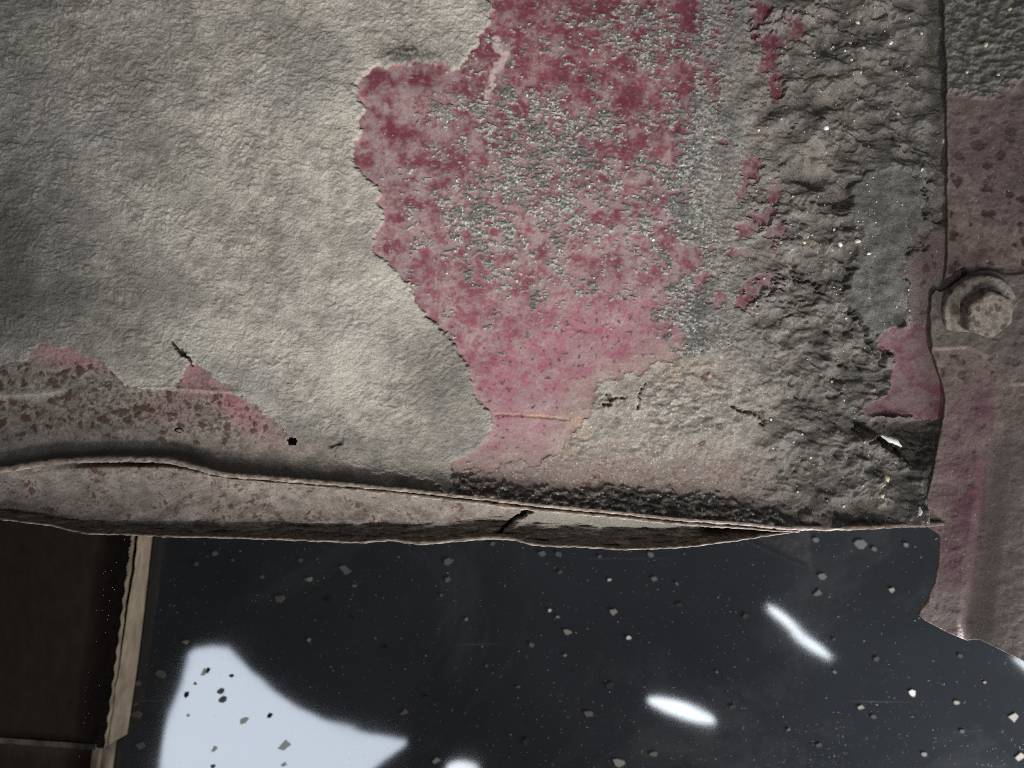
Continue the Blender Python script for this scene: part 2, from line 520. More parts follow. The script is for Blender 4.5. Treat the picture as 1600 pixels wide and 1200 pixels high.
# folds, cracks, holes
crk = stroke(wx, wy, [(268, 531), (283, 545), (293, 555), (302, 568)], 4.0)
crk2 = np.maximum(stroke(wx, wy, [(514, 696), (526, 693), (536, 691)], 4), stroke(wx, wy, [(276, 606), (279, 596)], 3))
seam = stroke(X, wy * 0.4 + Y * 0.6, [(775, 647), (830, 651), (890, 656)], 2.2)
crease = stroke(X, Y + 3 * n_mid, [(-60, 622), (60, 616), (95, 610)], 9) + 0.6 * stroke(X, Y, [(200, 609), (260, 606), (330, 611), (380, 613)], 5)
cracks_r = np.maximum.reduce([stroke(wx2, wy2, p, 4.5) for p in ([(1318, 484), (1340, 500), (1358, 520), (1366, 540)], [(1250, 425), (1262, 442), (1276, 448)], [(1000, 608), (1002, 622), (998, 640)],
                              [(945, 632), (960, 628), (968, 622)], [(1150, 640), (1172, 650), (1190, 652)], [(1405, 555), (1380, 556), (1368, 545)], [(1432, 300), (1452, 318), (1440, 340)])])
Z -= 9 * sst(0, 0.9, crk) + 6 * crk2 + 2.2 * seam + 9 * sst(0, 1, cracks_r)
Z += 3.0 * np.clip(crease, 0, 1)
curl = blob(X, Y, 330, 575, 14, 26, -50)
Z += 2.5 * curl
Z = Z + form + fill
Z = mix(Z, np.minimum(Z, 4.0), sst(1436, 1452, X))
# torn through holes near the seam
hole = (((X - 456) / 8.5) ** 2 + ((Y - 689) / 6.5) ** 2 + 0.8 * n_fine < 1) | (((X - 280) / 7.5) ** 2 + ((Y - 671) / 4) ** 2 < 1) & ~(((X - 281) / 5) ** 2 + ((Y - 672) / 2) ** 2 < 1)

# --- pigment (the layers' colours, with some shade, dapple and glints painted in)
a1 = sst(-0.5, 0.5, n_dust)[..., None]
c_coat = mix(lin(138, 133, 126), lin(174, 168, 158), a1)
c_coat = cmix(c_coat, lin(150, 147, 142), 0.7 * sst(0.0, 0.5, n_big + 0.3 * n_mid))
c_coat = cmix(c_coat, lin(150, 146, 128), 0.35 * sst(0.1, 0.6, fbm(X / 70, Y / 60, 90, 3)))
grime_shade = (0.75 * blob(X, Y, 640, 85, 50, 16) + 0.6 * blob(X, Y, 700, 600, 80, 110, -30) + 0.55 * blob(X, Y, 480, 700, 220, 36) + 1.0 * blob(X, Y, 0, 370, 125, 150) + 0.6 * blob(X, Y, 130, 480, 130, 80) + 0.5 * blob(X, Y, 0, 0, 220, 120)
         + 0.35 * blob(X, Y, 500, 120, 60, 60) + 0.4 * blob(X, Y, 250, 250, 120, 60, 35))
grime_shade = np.clip(grime_shade + 0.45 * n_mid * grime_shade, 0, 1)
dapple = fbm((X + 0.6 * Y) / 190, (Y - 0.6 * X) / 110, 45, 3, 0.4)  # dappled light painted into the coat as pale and dark patches
c_coat = cmix(c_coat, lin(182, 177, 165), 0.65 * sst(0.05, 0.45, dapple))
c_coat = cmix(c_coat, lin(112, 109, 104), 0.42 * sst(-0.05, -0.45, dapple))
c_coat = cmix(c_coat, lin(78, 76, 71), 0.85 * grime_shade)  # dirt plus the shadow at the left edge, both painted into the coat
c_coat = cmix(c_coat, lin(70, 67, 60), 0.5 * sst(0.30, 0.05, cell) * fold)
c_coat = cmix(c_coat, lin(45, 43, 38), 0.8 * blob(X, Y, 640, 85, 46, 15) * sst(0.0, 0.3, n_fine + 0.1))

veil = np.clip(sst(-0.40, 0.40, n_dust + 0.45 * n_mid + 0.35 * fbm(X / 6, Y / 6, 97, 3) - 0.22 * sst(330, 120, Y) * sst(650, 800, X)) + 0.08, 0, 1)
c_red = mix(lin(100, 40, 54), lin(116, 51, 65), sst(-0.4, 0.4, n_mid)[..., None])
pinkness = np.clip(1.15 * blob(X, Y, 950, 540, 170, 90, -12) + 0.8 * blob(X, Y, 820, 600, 110, 80) + 0.8 * blob(X, Y, 800, 680, 90, 35) + 0.3 * blob(X, Y, 700, 440, 80, 80), 0, 1)
c_red = cmix(c_red, lin(156, 96, 111), 0.70 * pinkness)
c_red = cmix(c_red, lin(150, 118, 122), 0.5 * sst(590, 640, Y))
c_red = cmix(c_red, lin(146, 130, 129), 0.80 * veil * (1 - 0.25 * pinkness))
swirl = np.clip(1 - np.abs(fbm(X / 34 + 0.8 * n_mid, Y / 30 + 0.8 * n_dust, 99, 3)) * 9, 0, 1)
c_red = cmix(c_red, lin(168, 148, 146), 0.45 * swirl * sst(-0.2, 0.3, n_mid))
c_red = cmix(c_red, lin(104, 34, 54), 0.55 * sst(0.15, 0.45, fbm(X / 40, Y / 36, 100, 3)) * (1 - pinkness))
c_red = cmix(c_red, lin(92, 66, 66), 0.8 * sst(0.32, 0.5, fbm(X / 9, Y / 9, 91, 2)) * (0.3 + pinkness))
for p, wd in (([(775, 112), (768, 135), (752, 170)], 5), ([(772, 60), (790, 90), (770, 120)], 9), ([(640, 215), (572, 210)], 0.1)):
    c_red = cmix(c_red, lin(190, 172, 168), 0.8 * sst(0, 0.7, stroke(wx, wy, p, wd)))
rim = sst(9, 2, s_red) * (X < 800)
c_red = cmix(c_red, lin(170, 130, 134), 0.45 * rim * sst(-0.3, 0.4, n_mid))

c_red = cmix(c_red, lin(140, 128, 126), 0.55 * sst(-0.22, 0.0, res))
c_res = mix(lin(80, 79, 76), lin(164, 162, 155), sst(-0.35, 0.45, crumb + 0.5 * n_grain)[..., None])
c_res = cmix(c_res, lin(82, 82, 79), 0.8 * sst(-0.1, 0.4, fbm(X / 45, Y / 38, 92, 2)))
c_res = cmix(c_res, lin(240, 238, 230), 0.9 * (n_grain2 > 0.985))  # white specks painted in as glints on the residue

c_crust = mix(lin(97, 92, 86), lin(129, 123, 115), sst(-0.45, 0.5, n_dust)[..., None])
pale = np.clip(1 - right + 0.35 * n_mid, 0, 1)
c_crust = cmix(c_crust, lin(144, 141, 136), 0.65 * pale)
c_crust = cmix(c_crust, lin(72, 69, 64), 0.45 * sst(0.0, 0.5, fbm(X / 36, Y / 28, 93, 3)))
c_crust = cmix(c_crust, lin(150, 144, 124), 0.35 * sst(0.25, 0.5, fbm(X / 40, Y / 40, 94, 2)) * blob(X, Y, 1210, 320, 90, 120))
c_crust = cmix(c_crust, lin(240, 236, 222), 0.8 * (n_grain2 > 0.998) * sst(-0.1, 0.3, n_mid))
c_crust = cmix(c_crust, lin(120, 92, 92), 0.35 * sst(0.0, 0.5, fbm(X / 55, Y / 55, 95, 2)) * pale)

c_tan = mix(lin(136, 129, 120), lin(168, 160, 150), sst(-0.4, 0.5, n_dust)[..., None])
c_tan = cmix(c_tan, lin(140, 124, 118), 0.8 * sst(690, 742, Y + 24 * n_mid))
c_tan = cmix(c_tan, lin(176, 150, 126), 0.45 * sst(16, 0, np.abs(s_tan - 6)) * sst(950, 900, X) + 0.35 * blob(X, Y, 1060, 575, 60, 25))
c_tan = cmix(c_tan, lin(142, 116, 92), 0.6 * sst(0.05, 0.4, fbm(X / 30, Y / 22, 101, 3)) * np.clip(blob(X, Y, 930, 640, 45, 70) + blob(X, Y, 1090, 575, 80, 22) + 0.5 * blob(X, Y, 1150, 740, 80, 25), 0, 1))
c_tan = cmix(c_tan, lin(126, 120, 114), 0.6 * sst(0.0, 0.4, fbm(X / 9, Y / 7, 102, 3)))
c_tan = cmix(c_tan, lin(106, 102, 97), 0.85 * tan_rough * sst(-0.2, 0.35, fbm(X / 18, Y / 10, 96, 3)))
c_tan = cmix(c_tan, lin(128, 112, 108), 0.8 * blob(X, Y, 820, 735, 130, 26))
c_tan = cmix(c_tan, lin(96, 66, 48), 0.8 * spot * (sp[2] > 0.55) * sst(0.0, 0.3, fbm(X / 60, Y / 50, 98, 2) - 0.05) + 0.35 * spot2 * (Y > 690))
c_tan = cmix(c_tan, lin(236, 232, 222), 0.5 * (n_grain2 > 0.98))

c_bare = mix(lin(116, 109, 102), lin(148, 139, 131), sst(-0.4, 0.5, n_dust)[..., None])
pink_ll = np.clip(1.2 * blob(X, Y, 110, 558, 62, 20, 12) + 1.2 * blob(X, Y, 300, 595, 26, 26) + 1.3 * blob(X, Y, 372, 640, 62, 20, 40) + 0.5 * blob(X, Y, 260, 640, 50, 30), 0, 1)
c_bare = cmix(c_bare, lin(156, 116, 120), 0.8 * pink_ll)
c_bare = cmix(c_bare, lin(140, 70, 82), 0.6 * blob(X, Y, 385, 642, 42, 12, 35) * sst(-0.2, 0.3, n_mid))
rusty = np.clip(blob(X, Y, 130, 590, 110, 22, 5) + 0.9 * blob(X, Y, 150, 640, 200, 45) + 0.7 * blob(X, Y, 330, 660, 120, 40, 10) + 0.4 * blob(X, Y, -60, 640, 120, 60), 0, 1)
spot3 = sst(0.10, -0.02, sp[0] - 0.50 * sp[2] * sst(-0.35, 0.1, fbm(X / 40, Y / 30, 72, 2)) * (sp[2] > 0.3))
c_bare = cmix(c_bare, lin(76, 55, 40), np.clip(1.0 * spot3 * sst(0.2, 0.5, rusty) + 0.8 * spot2 * rusty, 0, 1) * 0.92)
c_bare = cmix(c_bare, lin(72, 66, 60), 0.7 * rusty * sst(0.0, 0.35, n_fine + 0.5 * n_dust))
c_bare = cmix(c_bare, lin(176, 170, 160), 0.6 * np.clip(crease, 0, 1))

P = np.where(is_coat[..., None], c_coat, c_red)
P = np.where(is_red[..., None], cmix(P, cmix(c_tan, lin(150, 122, 116), np.full(X.shape, 0.45, np.float32)), 0.85 * sst(-52, 6, s_tan + 34 * fbm(X / 20, Y / 16, 104, 3))), P)
P = np.where(is_res[..., None], cmix(P, cmix(c_res, c_crust, sst(1060, 1190, X)), np.maximum(res_t, 0.6)), P)
P = np.where(LOWLEFT[..., None], c_bare, P)
P = np.where((rest | is_tan)[..., None], cmix(c_crust, c_tan, t_tan), P)
P = np.where((is_isl & rest)[..., None], cmix(c_red, lin(150, 60, 76), np.full(X.shape, 0.4, np.float32)), P)
P = cmix(P, mix(lin(88, 87, 83), lin(116, 113, 107), sst(-0.4, 0.4, n_dust + 0.5 * n_mid + 0.4 * n_fine)[..., None]), np.where(rest, 0.92 * sl, 0))
P = cmix(P, mix(lin(112, 98, 94), lin(128, 116, 109), a1), np.where(rest, pk, 0))
P = cmix(P, lin(124, 100, 100), np.where(rest, pk, 0) * sst(0.05, 0.4, n_mid + 0.4 * blob(X, Y, 1425, 385, 20, 30)))
c_chip = cmix(np.broadcast_to(lin(118, 70, 80), P.shape), lin(138, 116, 115), 0.9 * sst(-0.6, 0.2, n_dust + 0.4 * n_mid + 0.3 * fbm(X / 6, Y / 6, 97, 3)))
P = cmix(P, c_chip, ch)
pspot = spot * (sp[2] > 0.7)
P = cmix(P, lin(82, 58, 54), 0.7 * pspot * np.maximum(pk, 0.4 * ch))
P = cmix(P, lin(70, 64, 58), 0.8 * sst(-6, 10, s_hole) * (1 - ch))  # shade of the hollow painted into its colour
c_goo = mix(lin(46, 44, 41), lin(118, 113, 107), sst(-0.1, 0.5, goo_n + 0.6 * crumb)[..., None])
c_goo = cmix(c_goo, lin(225, 222, 216), 0.9 * (n_grain2 > 0.988))  # white specks painted in as glints on the crumbs
P = cmix(P, c_goo, 0.9 * goo)
# darker tone along the fillet groove
gro = sst(1.0, 0.35, D / fw) * sst(1290, 1180, X)
P = cmix(P, lin(70, 66, 61), 0.75 * gro * (1 - goo))
P = cmix(P, lin(40, 38, 34), np.clip(0.9 * sst(0, 0.6, crk) + 0.8 * crk2 + 0.6 * cracks_r, 0, 1))
P = cmix(P, lin(128, 104, 84), 0.7 * sst(0, 0.8, seam))
P = cmix(P, lin(172, 140, 112), 0.55 * stroke(X, Y, [(770, 645), (830, 650), (905, 655)], 11) * sst(-0.2, 0.3, n_mid) * is_red)

V = to_local(X, Y, Z)
F = grid_faces(NY, NX)[:, ::1]


def facemask(m):
    return m[:-1, :-1].reshape(-1)


hm = facemask(hole)
k_coat = facemask(is_coat); k_red = facemask(is_red | is_isl | is_chip) & ~facemask(goo > 0.5); k_ll = facemask(LOWLEFT)
k_goo = facemask(goo > 0.5) & ~k_coat & ~k_ll
k_tan = facemask(is_tan) & ~k_goo & ~k_red
k_res = facemask(is_res) & k_red
k_red = k_red & ~k_res
k_slate = facemask((s_slate > 0) & rest) & ~k_red & ~k_goo
k_coat &= ~k_red; k_ll &= ~k_red & ~k_coat
k_crust = ~(k_coat | k_red | k_ll | k_goo | k_tan | k_res | k_slate)


def part_of(name, k, mat, label=None, kind=None):
    o = sub_mesh(name, V, F, k & ~hm, mat, arch, P)
    if label:
        o['label'] = label
    if kind:
        o['kind'] = kind
    return o


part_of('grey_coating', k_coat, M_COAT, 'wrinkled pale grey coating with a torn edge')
part_of('red_paint', k_red, M_PAINT, 'dusty dark red to pink paint laid bare')
part_of('coating_residue', k_res, M_CRUST, 'crumbly grey specks of coating left on red paint', 'stuff')
part_of('dirt_crust', k_crust, M_CRUST, 'lumpy grey-brown crust of road dirt with white grit')
part_of('loose_flake', k_slate, M_CRUST, 'smooth slate-grey flake standing proud of the crust')
part_of('rusty_patch', k_ll, M_BARE, 'pinkish grey bare patch speckled with brown rust')
part_of('bare_patch', k_tan, M_BARE, 'pale tan bare patch with rust freckles')
part_of('groove_dirt', k_goo, M_CRUST, 'black oily crumbs packed into the groove')

# near-black sheet added behind the skin so the holes look deep
bx = np.linspace(-200, 1500, 60); by = np.linspace(-200, 1, 40)
BX, TB = np.meshgrid(bx, np.linspace(0, 1, 40))
BY = -200 + (ridge(BX) - 4 + 200) * TB
BZ = -75 + 0 * BX
raw_mesh('added_hole_backing', to_local(BX, BY, BZ), grid_faces(40, 60), surface_mat('added_hole_backing_black', 0.8, 400, 0.2, attr=False, color=(0.02, 0.018, 0.016)), arch)

# ------------------------------------------------------------------ seam edges and lower channel
def base_at(x, y):
    x = np.asarray(x, np.float32); y = np.asarray(y, np.float32)
    return 10 * fbm(x / 230, y / 230, 20, 3) + 6 * fbm(x / 420, y / 420, 81, 2)


def swept_edge(name, xs, yc, zc, half, depth, pig, seed, mat=M_EDGE, label=None):
    """a thin sheet whose worn edge faces the viewer: xs along, yc centre line, zc height of the edge, half thickness"""
    xs = np.asarray(xs, np.float32)
    n = len(xs)
    half = half * (1 + 0.18 * perlin(xs / 13, xs * 0 + 3.3, seed) + 0.15 * perlin(xs / 5, xs * 0 + 8.3, seed + 1))
    yy = yc + 0.7 * perlin(xs / 9, xs * 0 + 1.7, seed + 2)
    zz = zc + 1.5 * perlin(xs / 22, xs * 0 + 5.1, seed + 3)
    prof = [(-1, -depth), (-1, -2.2), (-0.72, -0.5), (-0.25, 0.15), (0.25, 0.15), (0.72, -0.5), (1, -2.2), (1, -depth)]
    rows_x, rows_y, rows_z = [], [], []
    for k, (a, b) in enumerate(prof):
        jx = 0.6 * perlin(xs / 11, xs * 0 + k * 3.1, seed + 9)
        rows_x.append(xs); rows_y.append(yy + a * half + jx * 0.5 * (0 < k < 7)); rows_z.append(zz + b + jx * (0 < k < 7))
    Xs, Ys, Zs = (np.stack(r) for r in (rows_x, rows_y, rows_z))
    n1 = fbm(Xs / 14, Ys / 3, seed + 20, 4, 0.65)
    c = mix(lin(*pig[0]), lin(*pig[1]), sst(-0.35, 0.4, n1)[..., None])
    c = cmix(c, lin(*pig[2]), 0.85 * sst(0.18, 0.42, fbm(Xs / 16, Ys / 4 + 7, seed + 21, 3)))
    o = raw_mesh(name, to_local(Xs, Ys, Zs), grid_faces(len(prof), n), mat, arch, c)
    if label:
        o['label'] = label
    return o


xs = np.arange(-200, 1466, 1.6)
ridge_z = base_at(xs, ridge(xs)) + fil_h(xs) + 6
hw = lut([(-300, 4.6), (0, 4.6), (330, 4.4), (500, 3.6), (800, 3.2), (1100, 3.4), (1250, 4.2), (1470, 3.2)])(xs)
swept_edge('seam_edge', xs, ridge(xs), ridge_z, hw, 46, ((104, 92, 83), (142, 129, 117), (72, 56, 48)), 200, label='worn pale edge of the upper seam sheet')
xs2 = np.arange(340, 1240, 1.6)
gap = lut([(340, 6.5), (500, 7.0), (700, 7.8), (850, 8.2), (1050, 7.6), (1200, 7.0), (1240, 5)])(xs2)
swept_edge('seam_edge', xs2, ridge(xs2) + gap, base_at(xs2, ridge(xs2)) + fil_h(xs2) + 3.5, lut([(340, 1.0), (480, 2.2), (700, 3.0), (1100, 2.6), (1240, 1.2)])(xs2), 40,
           ((100, 90, 81), (138, 127, 116), (64, 50, 43)), 240, label='thin second seam sheet below the first')

# the lower channel between the two edges
CX = np.arange(-200, 1246, 1.6, dtype=np.float32)
CN = 82
tv = np.linspace(0, 1, CN, dtype=np.float32)[:, None]
top = (ridge(CX) + lut([(-200, 4), (330, 4), (500, 7), (1240, 7)])(CX)).astype(np.float32)[None]
bot = (lip(CX) + 0.5).astype(np.float32)[None]
CY = top + (bot - top) * tv
CXX = np.broadcast_to(CX[None], CY.shape).copy()
dB = bot - CY; dT = CY - top
wxc = CXX + 5 * perlin(CXX / 16, CY / 16, 301) + 3 * perlin(CXX / 6, CY / 6, 302)
wyc = CY + 5 * perlin(CXX / 16, CY / 16, 303) + 3 * perlin(CXX / 6, CY / 6, 304)
lipw = lut([(-200, 12), (60, 11), (130, 15), (300, 18), (600, 23), (760, 25), (900, 30), (1050, 26), (1245, 14)])(CX)[None]
led = fbm(CXX / 46, CY / 7, 310, 4, 0.6)
ledge = sst(1.15, 0.75, dB / lipw + 0.35 * led)
big = base_at(CXX, CY)
CZ = big - 6 - 10 * np.sin(np.pi * np.clip(tv, 0, 1)) + 16 * np.clip(1 - dB / (lipw * 0.8), 0, 1) ** 1.5
CZ = CZ + ledge * (-5 + 13 * led) * sst(0, 5, dB) + 0.9 * fbm(CXX / 7, CY / 6, 311, 3) + 3 * fbm(CXX / 60, CY / 30, 312, 2)
# black gap under the lifted seam on the far part, and where the channel falls away at its end
CZ = CZ - 34 * np.exp(-((CXX - 215) / 95) ** 2) * sst(13, 3, dT) - 80 * sst(1095, 1150, CXX) * sst(4, 10, dB) - 10 * sst(9, 0, dT) * sst(300, 400, CXX)
split = stroke(wxc * 0.6 + CXX * 0.4, wyc * 0.6 + CY * 0.4, [(838, 794), (815, 806), (800, 815), (788, 826), (778, 838)], 5.5)
CZ = CZ - 22 * sst(0.1, 0.7, split) + 7 * blob(CXX, CY, 806, 822, 22, 6, -35) + 5 * sst(778, 835, CXX) * sst(840, 836, CXX) * 0
cdust = fbm(CXX / 26, CY / 18, 320, 4, 0.6)
cc = mix(lin(120, 111, 104), lin(156, 145, 136), sst(-0.4, 0.45, cdust)[..., None])
cc = cmix(cc, lin(132, 124, 118), 0.5 * sst(-0.1, 0.4, fbm(CXX / 80, CY / 40, 321, 2)))
cc = cmix(cc, lin(150, 148, 138), 0.8 * sst(760, 900, CXX))
s3 = worley(wxc / 14, wyc / 11, 330)
s4 = worley(wxc / 6.5, wyc / 5.5, 331)
ok3 = sst(-0.1, 0.25, fbm(CXX / 60, CY / 25, 332, 2) + 0.12)
cc = cmix(cc, lin(88, 62, 52), 0.85 * ok3 * sst(0.08, -0.02, s3[0] - 0.40 * s3[2] ** 2 * (s3[2] > 0.5)) * sst(900, 760, CXX))
cc = cmix(cc, lin(100, 78, 72), 0.7 * ok3 * sst(0.08, -0.02, s4[0] - 0.36 * s4[2] * (s4[2] > 0.6)) * sst(900, 760, CXX))
cc = cmix(cc, lin(94, 88, 81), 0.75 * ledge)
cc = cmix(cc, lin(160, 150, 138), 0.75 * ledge * sst(0.08, 0.35, fbm(CXX / 30, CY / 5, 313, 4, 0.6)))  # highlights on the crumpled ledge painted as paler streaks
cc = cmix(cc, lin(30, 28, 26), np.clip(0.9 * sst(0.1, 0.7, split) + 0.9 * np.exp(-((CXX - 215) / 95) ** 2) * sst(10, 4, dT) + 0.9 * sst(1090, 1130, CXX) * sst(5, 12, dB), 0, 1))  # recess shade painted into the split, seam gap and channel end
ch_o = raw_mesh('lower_channel', to_local(CXX, CY, CZ), grid_faces(CN, len(CX)), M_BARE, arch, cc)
ch_o['label'] = 'pinkish grey channel below the seam with rust dots and a split'
xs3 = np.arange(-200, 1246, 1.6)
lz = base_at(xs3, lip(xs3)) + 14 + 3 * perlin(xs3 / 60, xs3 * 0, 340)
swept_edge('lower_lip', xs3, lip(xs3), lz, lut([(-200, 2.3), (130, 1.9), (560, 2.2), (660, 3.2), (760, 3.2), (850, 2.2), (1245, 2.0)])(xs3), 26,
           ((92, 83, 75), (124, 114, 104), (64, 51, 44)), 350, label='thin pale rim along the bottom of the panel')

# ------------------------------------------------------------------ overlapping side plate with its bolt
LE = [(1466, -240), (1466, 0), (1468, 60), (1472, 150), (1474, 300), (1474, 400), (1472, 424), (1470, 440), (1458, 452), (1449, 462), (1447, 490), (1447, 520), (1450, 545), (1458, 570), (1467, 600), (1470, 625), (1468, 650),
      (1462, 680), (1455, 720), (1447, 760), (1441, 790), (1437, 811), (1450, 816), (1463, 819), (1462, 850), (1456, 890), (1445, 925), (1434, 948), (1432, 957)]
le = np.array(LE, np.float64)
arc = np.concatenate([[0], np.cumsum(np.hypot(*np.diff(le, axis=0).T))])
PR = 800
sarc = np.linspace(0, arc[-1], PR)
ex = np.interp(sarc, arc, le[:, 0]); ey = np.interp(sarc, arc, le[:, 1])
ex = ex + 0.8 * perlin(sarc / 8, sarc * 0, 400) + 1.0 * perlin(sarc / 23, sarc * 0 + 3, 401)
PCN = 210
pc = np.linspace(0, 1, PCN) ** 1.15
PX = ex[:, None] + (1800 - ex[:, None]) * pc[None]
bcurve = lut([(1430, 957), (1440, 966), (1470, 982), (1506, 998), (1522, 994), (1560, 1012), (1600, 1031), (1800, 1120)])
fr = sst(600, 957, ey)[:, None]
PY = ey[:, None] + (bcurve(PX) - 957) * fr
PX = PX.astype(np.float32); PY = PY.astype(np.float32)
pm = fbm(PX / 48, PY / 48, 410, 3); pf = fbm(PX / 7, PY / 7, 411, 3); pcr = fbm(PX / 15, PY / 11, 412, 4, 0.6)
TOPC = SDF([(1440, -240), (1440, 130), (1484, 150), (1505, 158), (1530, 160), (1552, 152), (1570, 136), (1600, 122), (1800, 110), (1800, -240)])
ptop = sst(-9, 9, TOPC(PX + 14 * pm, PY + 14 * pm) + 12 * pcr)
xcr = lut([(560, 1560), (620, 1546), (800, 1532), (998, 1508), (1060, 1500)])(PY)
cre = sst(600, 760, PY)
PZ = 13 + 0.12 * (PX - 1466) + 3 * pm + 0.7 * pf + cre * (-10 * sst(26, 0, np.abs(PX - xcr)) + 14 * sst(0, 60, PX - xcr))
PZ = PZ + ptop * (4 + 6 * pcr + 1.0 * pf)
# seam step above the bolt and the tab that carries it
step = SDF([(1440, 452), (1478, 448), (1500, 428), (1530, 424), (1560, 432), (1600, 428), (1800, 430), (1800, 600), (1560, 600), (1530, 560), (1500, 546), (1440, 546)])
ps = sst(-2, 3, step(PX + 4 * pm, PY + 4 * pm))
PZ = PZ + 5 * ps
notch = stroke(PX, PY, [(1462, 450), (1482, 440), (1497, 427)], 9)
PZ = PZ - 34 * sst(0.1, 0.8, notch)
arcg = stroke(PX + 3 * pm, PY + 3 * pm, [(1497, 428), (1512, 428), (1530, 421), (1552, 424)], 3.5)
PZ = PZ - 5 * arcg
sp5 = worley((PX + 5 * pf) / 26, (PY + 5 * pf) / 24, 420); sp6 = worley((PX + 4 * pf) / 12, (PY + 4 * pf) / 12, 421)
ds = sst(0.06, -0.03, sp5[0] - 0.36 * sp5[2] ** 1.5 * (sp5[2] > 0.4)); ds2 = sst(0.08, -0.03, sp6[0] - 0.36 * sp6[2] * (sp6[2] > 0.66))
PZ = PZ - 0.8 * ds
pdust = fbm(PX / 24, PY / 24, 430, 4, 0.6)
pcx = mix(lin(112, 96, 90), lin(134, 117, 110), sst(-0.45, 0.45, pdust)[..., None])
pcx = cmix(pcx, lin(102, 85, 84), 0.8 * blob(PX, PY, 1570, 250, 130, 110))
pcx = cmix(pcx, lin(98, 62, 73), np.clip(0.95 * blob(PX, PY, 1505, 760, 38, 120, 8) + 0.45 * blob(PX, PY, 1530, 640, 60, 40) + 0.5 * blob(PX, PY, 1485, 900, 34, 70, 8), 0, 1) * sst(4, -6, PX - xcr) * sst(-0.55, 0.25, pm + 0.3 * pdust))
pcx = cmix(pcx, lin(140, 128, 121), 0.85 * sst(-3, 8, PX - xcr) * cre)
pcx = cmix(pcx, lin(142, 131, 124), 0.7 * blob(PX, PY, 1450, 950, 50, 40))
upz = sst(620, 560, PY)
pcx = cmix(pcx, lin(70, 50, 46), np.clip(0.92 * ds + 0.5 * ds2, 0, 1) * upz * sst(120, 300, PY))
pcx = cmix(pcx, lin(90, 62, 56), 0.7 * np.maximum(blob(PX, PY, 1522, 403, 18, 8), blob(PX, PY, 1528, 436, 22, 8)))
pcx = cmix(pcx, mix(lin(92, 89, 82), lin(124, 120, 112), sst(-0.4, 0.4, pcr)[..., None]), ptop)
pcx = cmix(pcx, lin(106, 98, 91), 0.8 * ps * upz)
pcx = cmix(pcx, lin(60, 54, 50), 0.8 * np.clip(arcg + sst(0.1, 0.6, notch), 0, 1))
pcx = cmix(pcx, lin(208, 200, 188), 0.6 * (_h(np.round(PX / 1.6), np.round(PY / 1.6), 433) > 0.998))
edge_l = sst(6, 0, PX - ex[:, None])
pcx = cmix(pcx, lin(126, 114, 106), 0.5 * edge_l)


def wall_col(arr, c, dz):
    return arr[:, c:c + 1] + dz


# rolled edge: two extra columns going down at the left, two extra rows at the bottom
PX = np.concatenate([PX[:, :1] + 1.2, PX[:, :1] - 0.3, PX], 1); PY = np.concatenate([PY[:, :1], PY[:, :1], PY], 1)
PZ = np.concatenate([np.full_like(PZ[:, :1], -14), PZ[:, :1] - 2.5, PZ], 1)
PZ[:, 0] = PZ[:, 2] - 8
pcx = np.concatenate([pcx[:, :1], pcx[:, :1], pcx], 1)
PX = np.concatenate([PX, PX[-1:], PX[-1:]], 0); PY = np.concatenate([PY, PY[-1:] + 0.4, PY[-1:] - 1.0], 0)
PZ = np.concatenate([PZ, PZ[-1:] - 2.5, PZ[-1:] - 8], 0); pcx = np.concatenate([pcx, pcx[-1:], pcx[-1:]], 0)
plate = raw_mesh('side_plate', to_local(PX, PY, PZ), grid_faces(PX.shape[0], PX.shape[1]), M_PLATE, arch, pcx)
plate['label'] = 'dull purple overlapping plate with dark spots and a folded lower tongue'


def lathe(profile, n, jit=0.0, seed=0, sx=1.0, sy=1.0):
    V, F = [], []
    for r, z in profile:
        for k in range(n):
            a = 2 * math.pi * k / n
            q = 1 + jit * math.sin(3 * a + seed) + jit * 0.6 * math.sin(7 * a + 2 * seed)
            V.append((r * q * math.cos(a) * sx, r * q * math.sin(a) * sy, z))
    m = len(profile)
    for i in range(m - 1):
        for k in range(n):
            F.append((i * n + k, i * n + (k + 1) % n, (i + 1) * n + (k + 1) % n, (i + 1) * n + k))
    return np.array(V, np.float32), np.array(F, np.int32)


def bolt_pig(V, seed):
    x, y, z = V[:, 0], V[:, 1], V[:, 2]
    n = fbm(x / 9 + z / 9, y / 9, seed, 3)
    c = mix(lin(110, 102, 94), lin(140, 131, 121), sst(-0.4, 0.4, n)[..., None])
    s = worley(x / 13 + 40 + z / 30, y / 12 + 40, seed + 3)
    return cmix(c, lin(84, 62, 52), 0.8 * sst(0.1, 0.0, s[0] - 0.45 * s[2] * (s[2] > 0.45)))


bz = 13 + 0.12 * (1518 - 1466) + 5
bolt = bpy.data.objects.new('bolt', None)
col.objects.link(bolt)
bolt.parent = arch
bolt.location = Vector(((1516 - 800) * S, (600 - 488) * S, bz * S))
bolt.rotation_euler = (math.radians(16), math.radians(-4), math.radians(10))
bolt.empty_display_size = 0.005
bolt.scale = (0.92, 0.92, 0.92)
bolt['label'] = 'dusty flanged hex bolt holding the plate'
Vf, Ff = lathe([(60, -12), (60, -6), (60, 0), (59.3, 2.5), (57.5, 4)] + [(57.5 - i * 2, 4 + i * 0.42) for i in range(1, 12)] + [(30, 9)], 128, 0.006, 1)
fl = raw_mesh('flange', Vf * S, Ff, M_BOLT, bolt, bolt_pig(Vf, 500))
# hexagonal head with chamfered top
hv, hf = [], []
n = 96


def hexr(a, R):
    b = (a + math.pi / 6) % (math.pi / 3) - math.pi / 6
    r = R * math.cos(math.pi / 6) / math.cos(b)
    return min(r, R * 0.975)


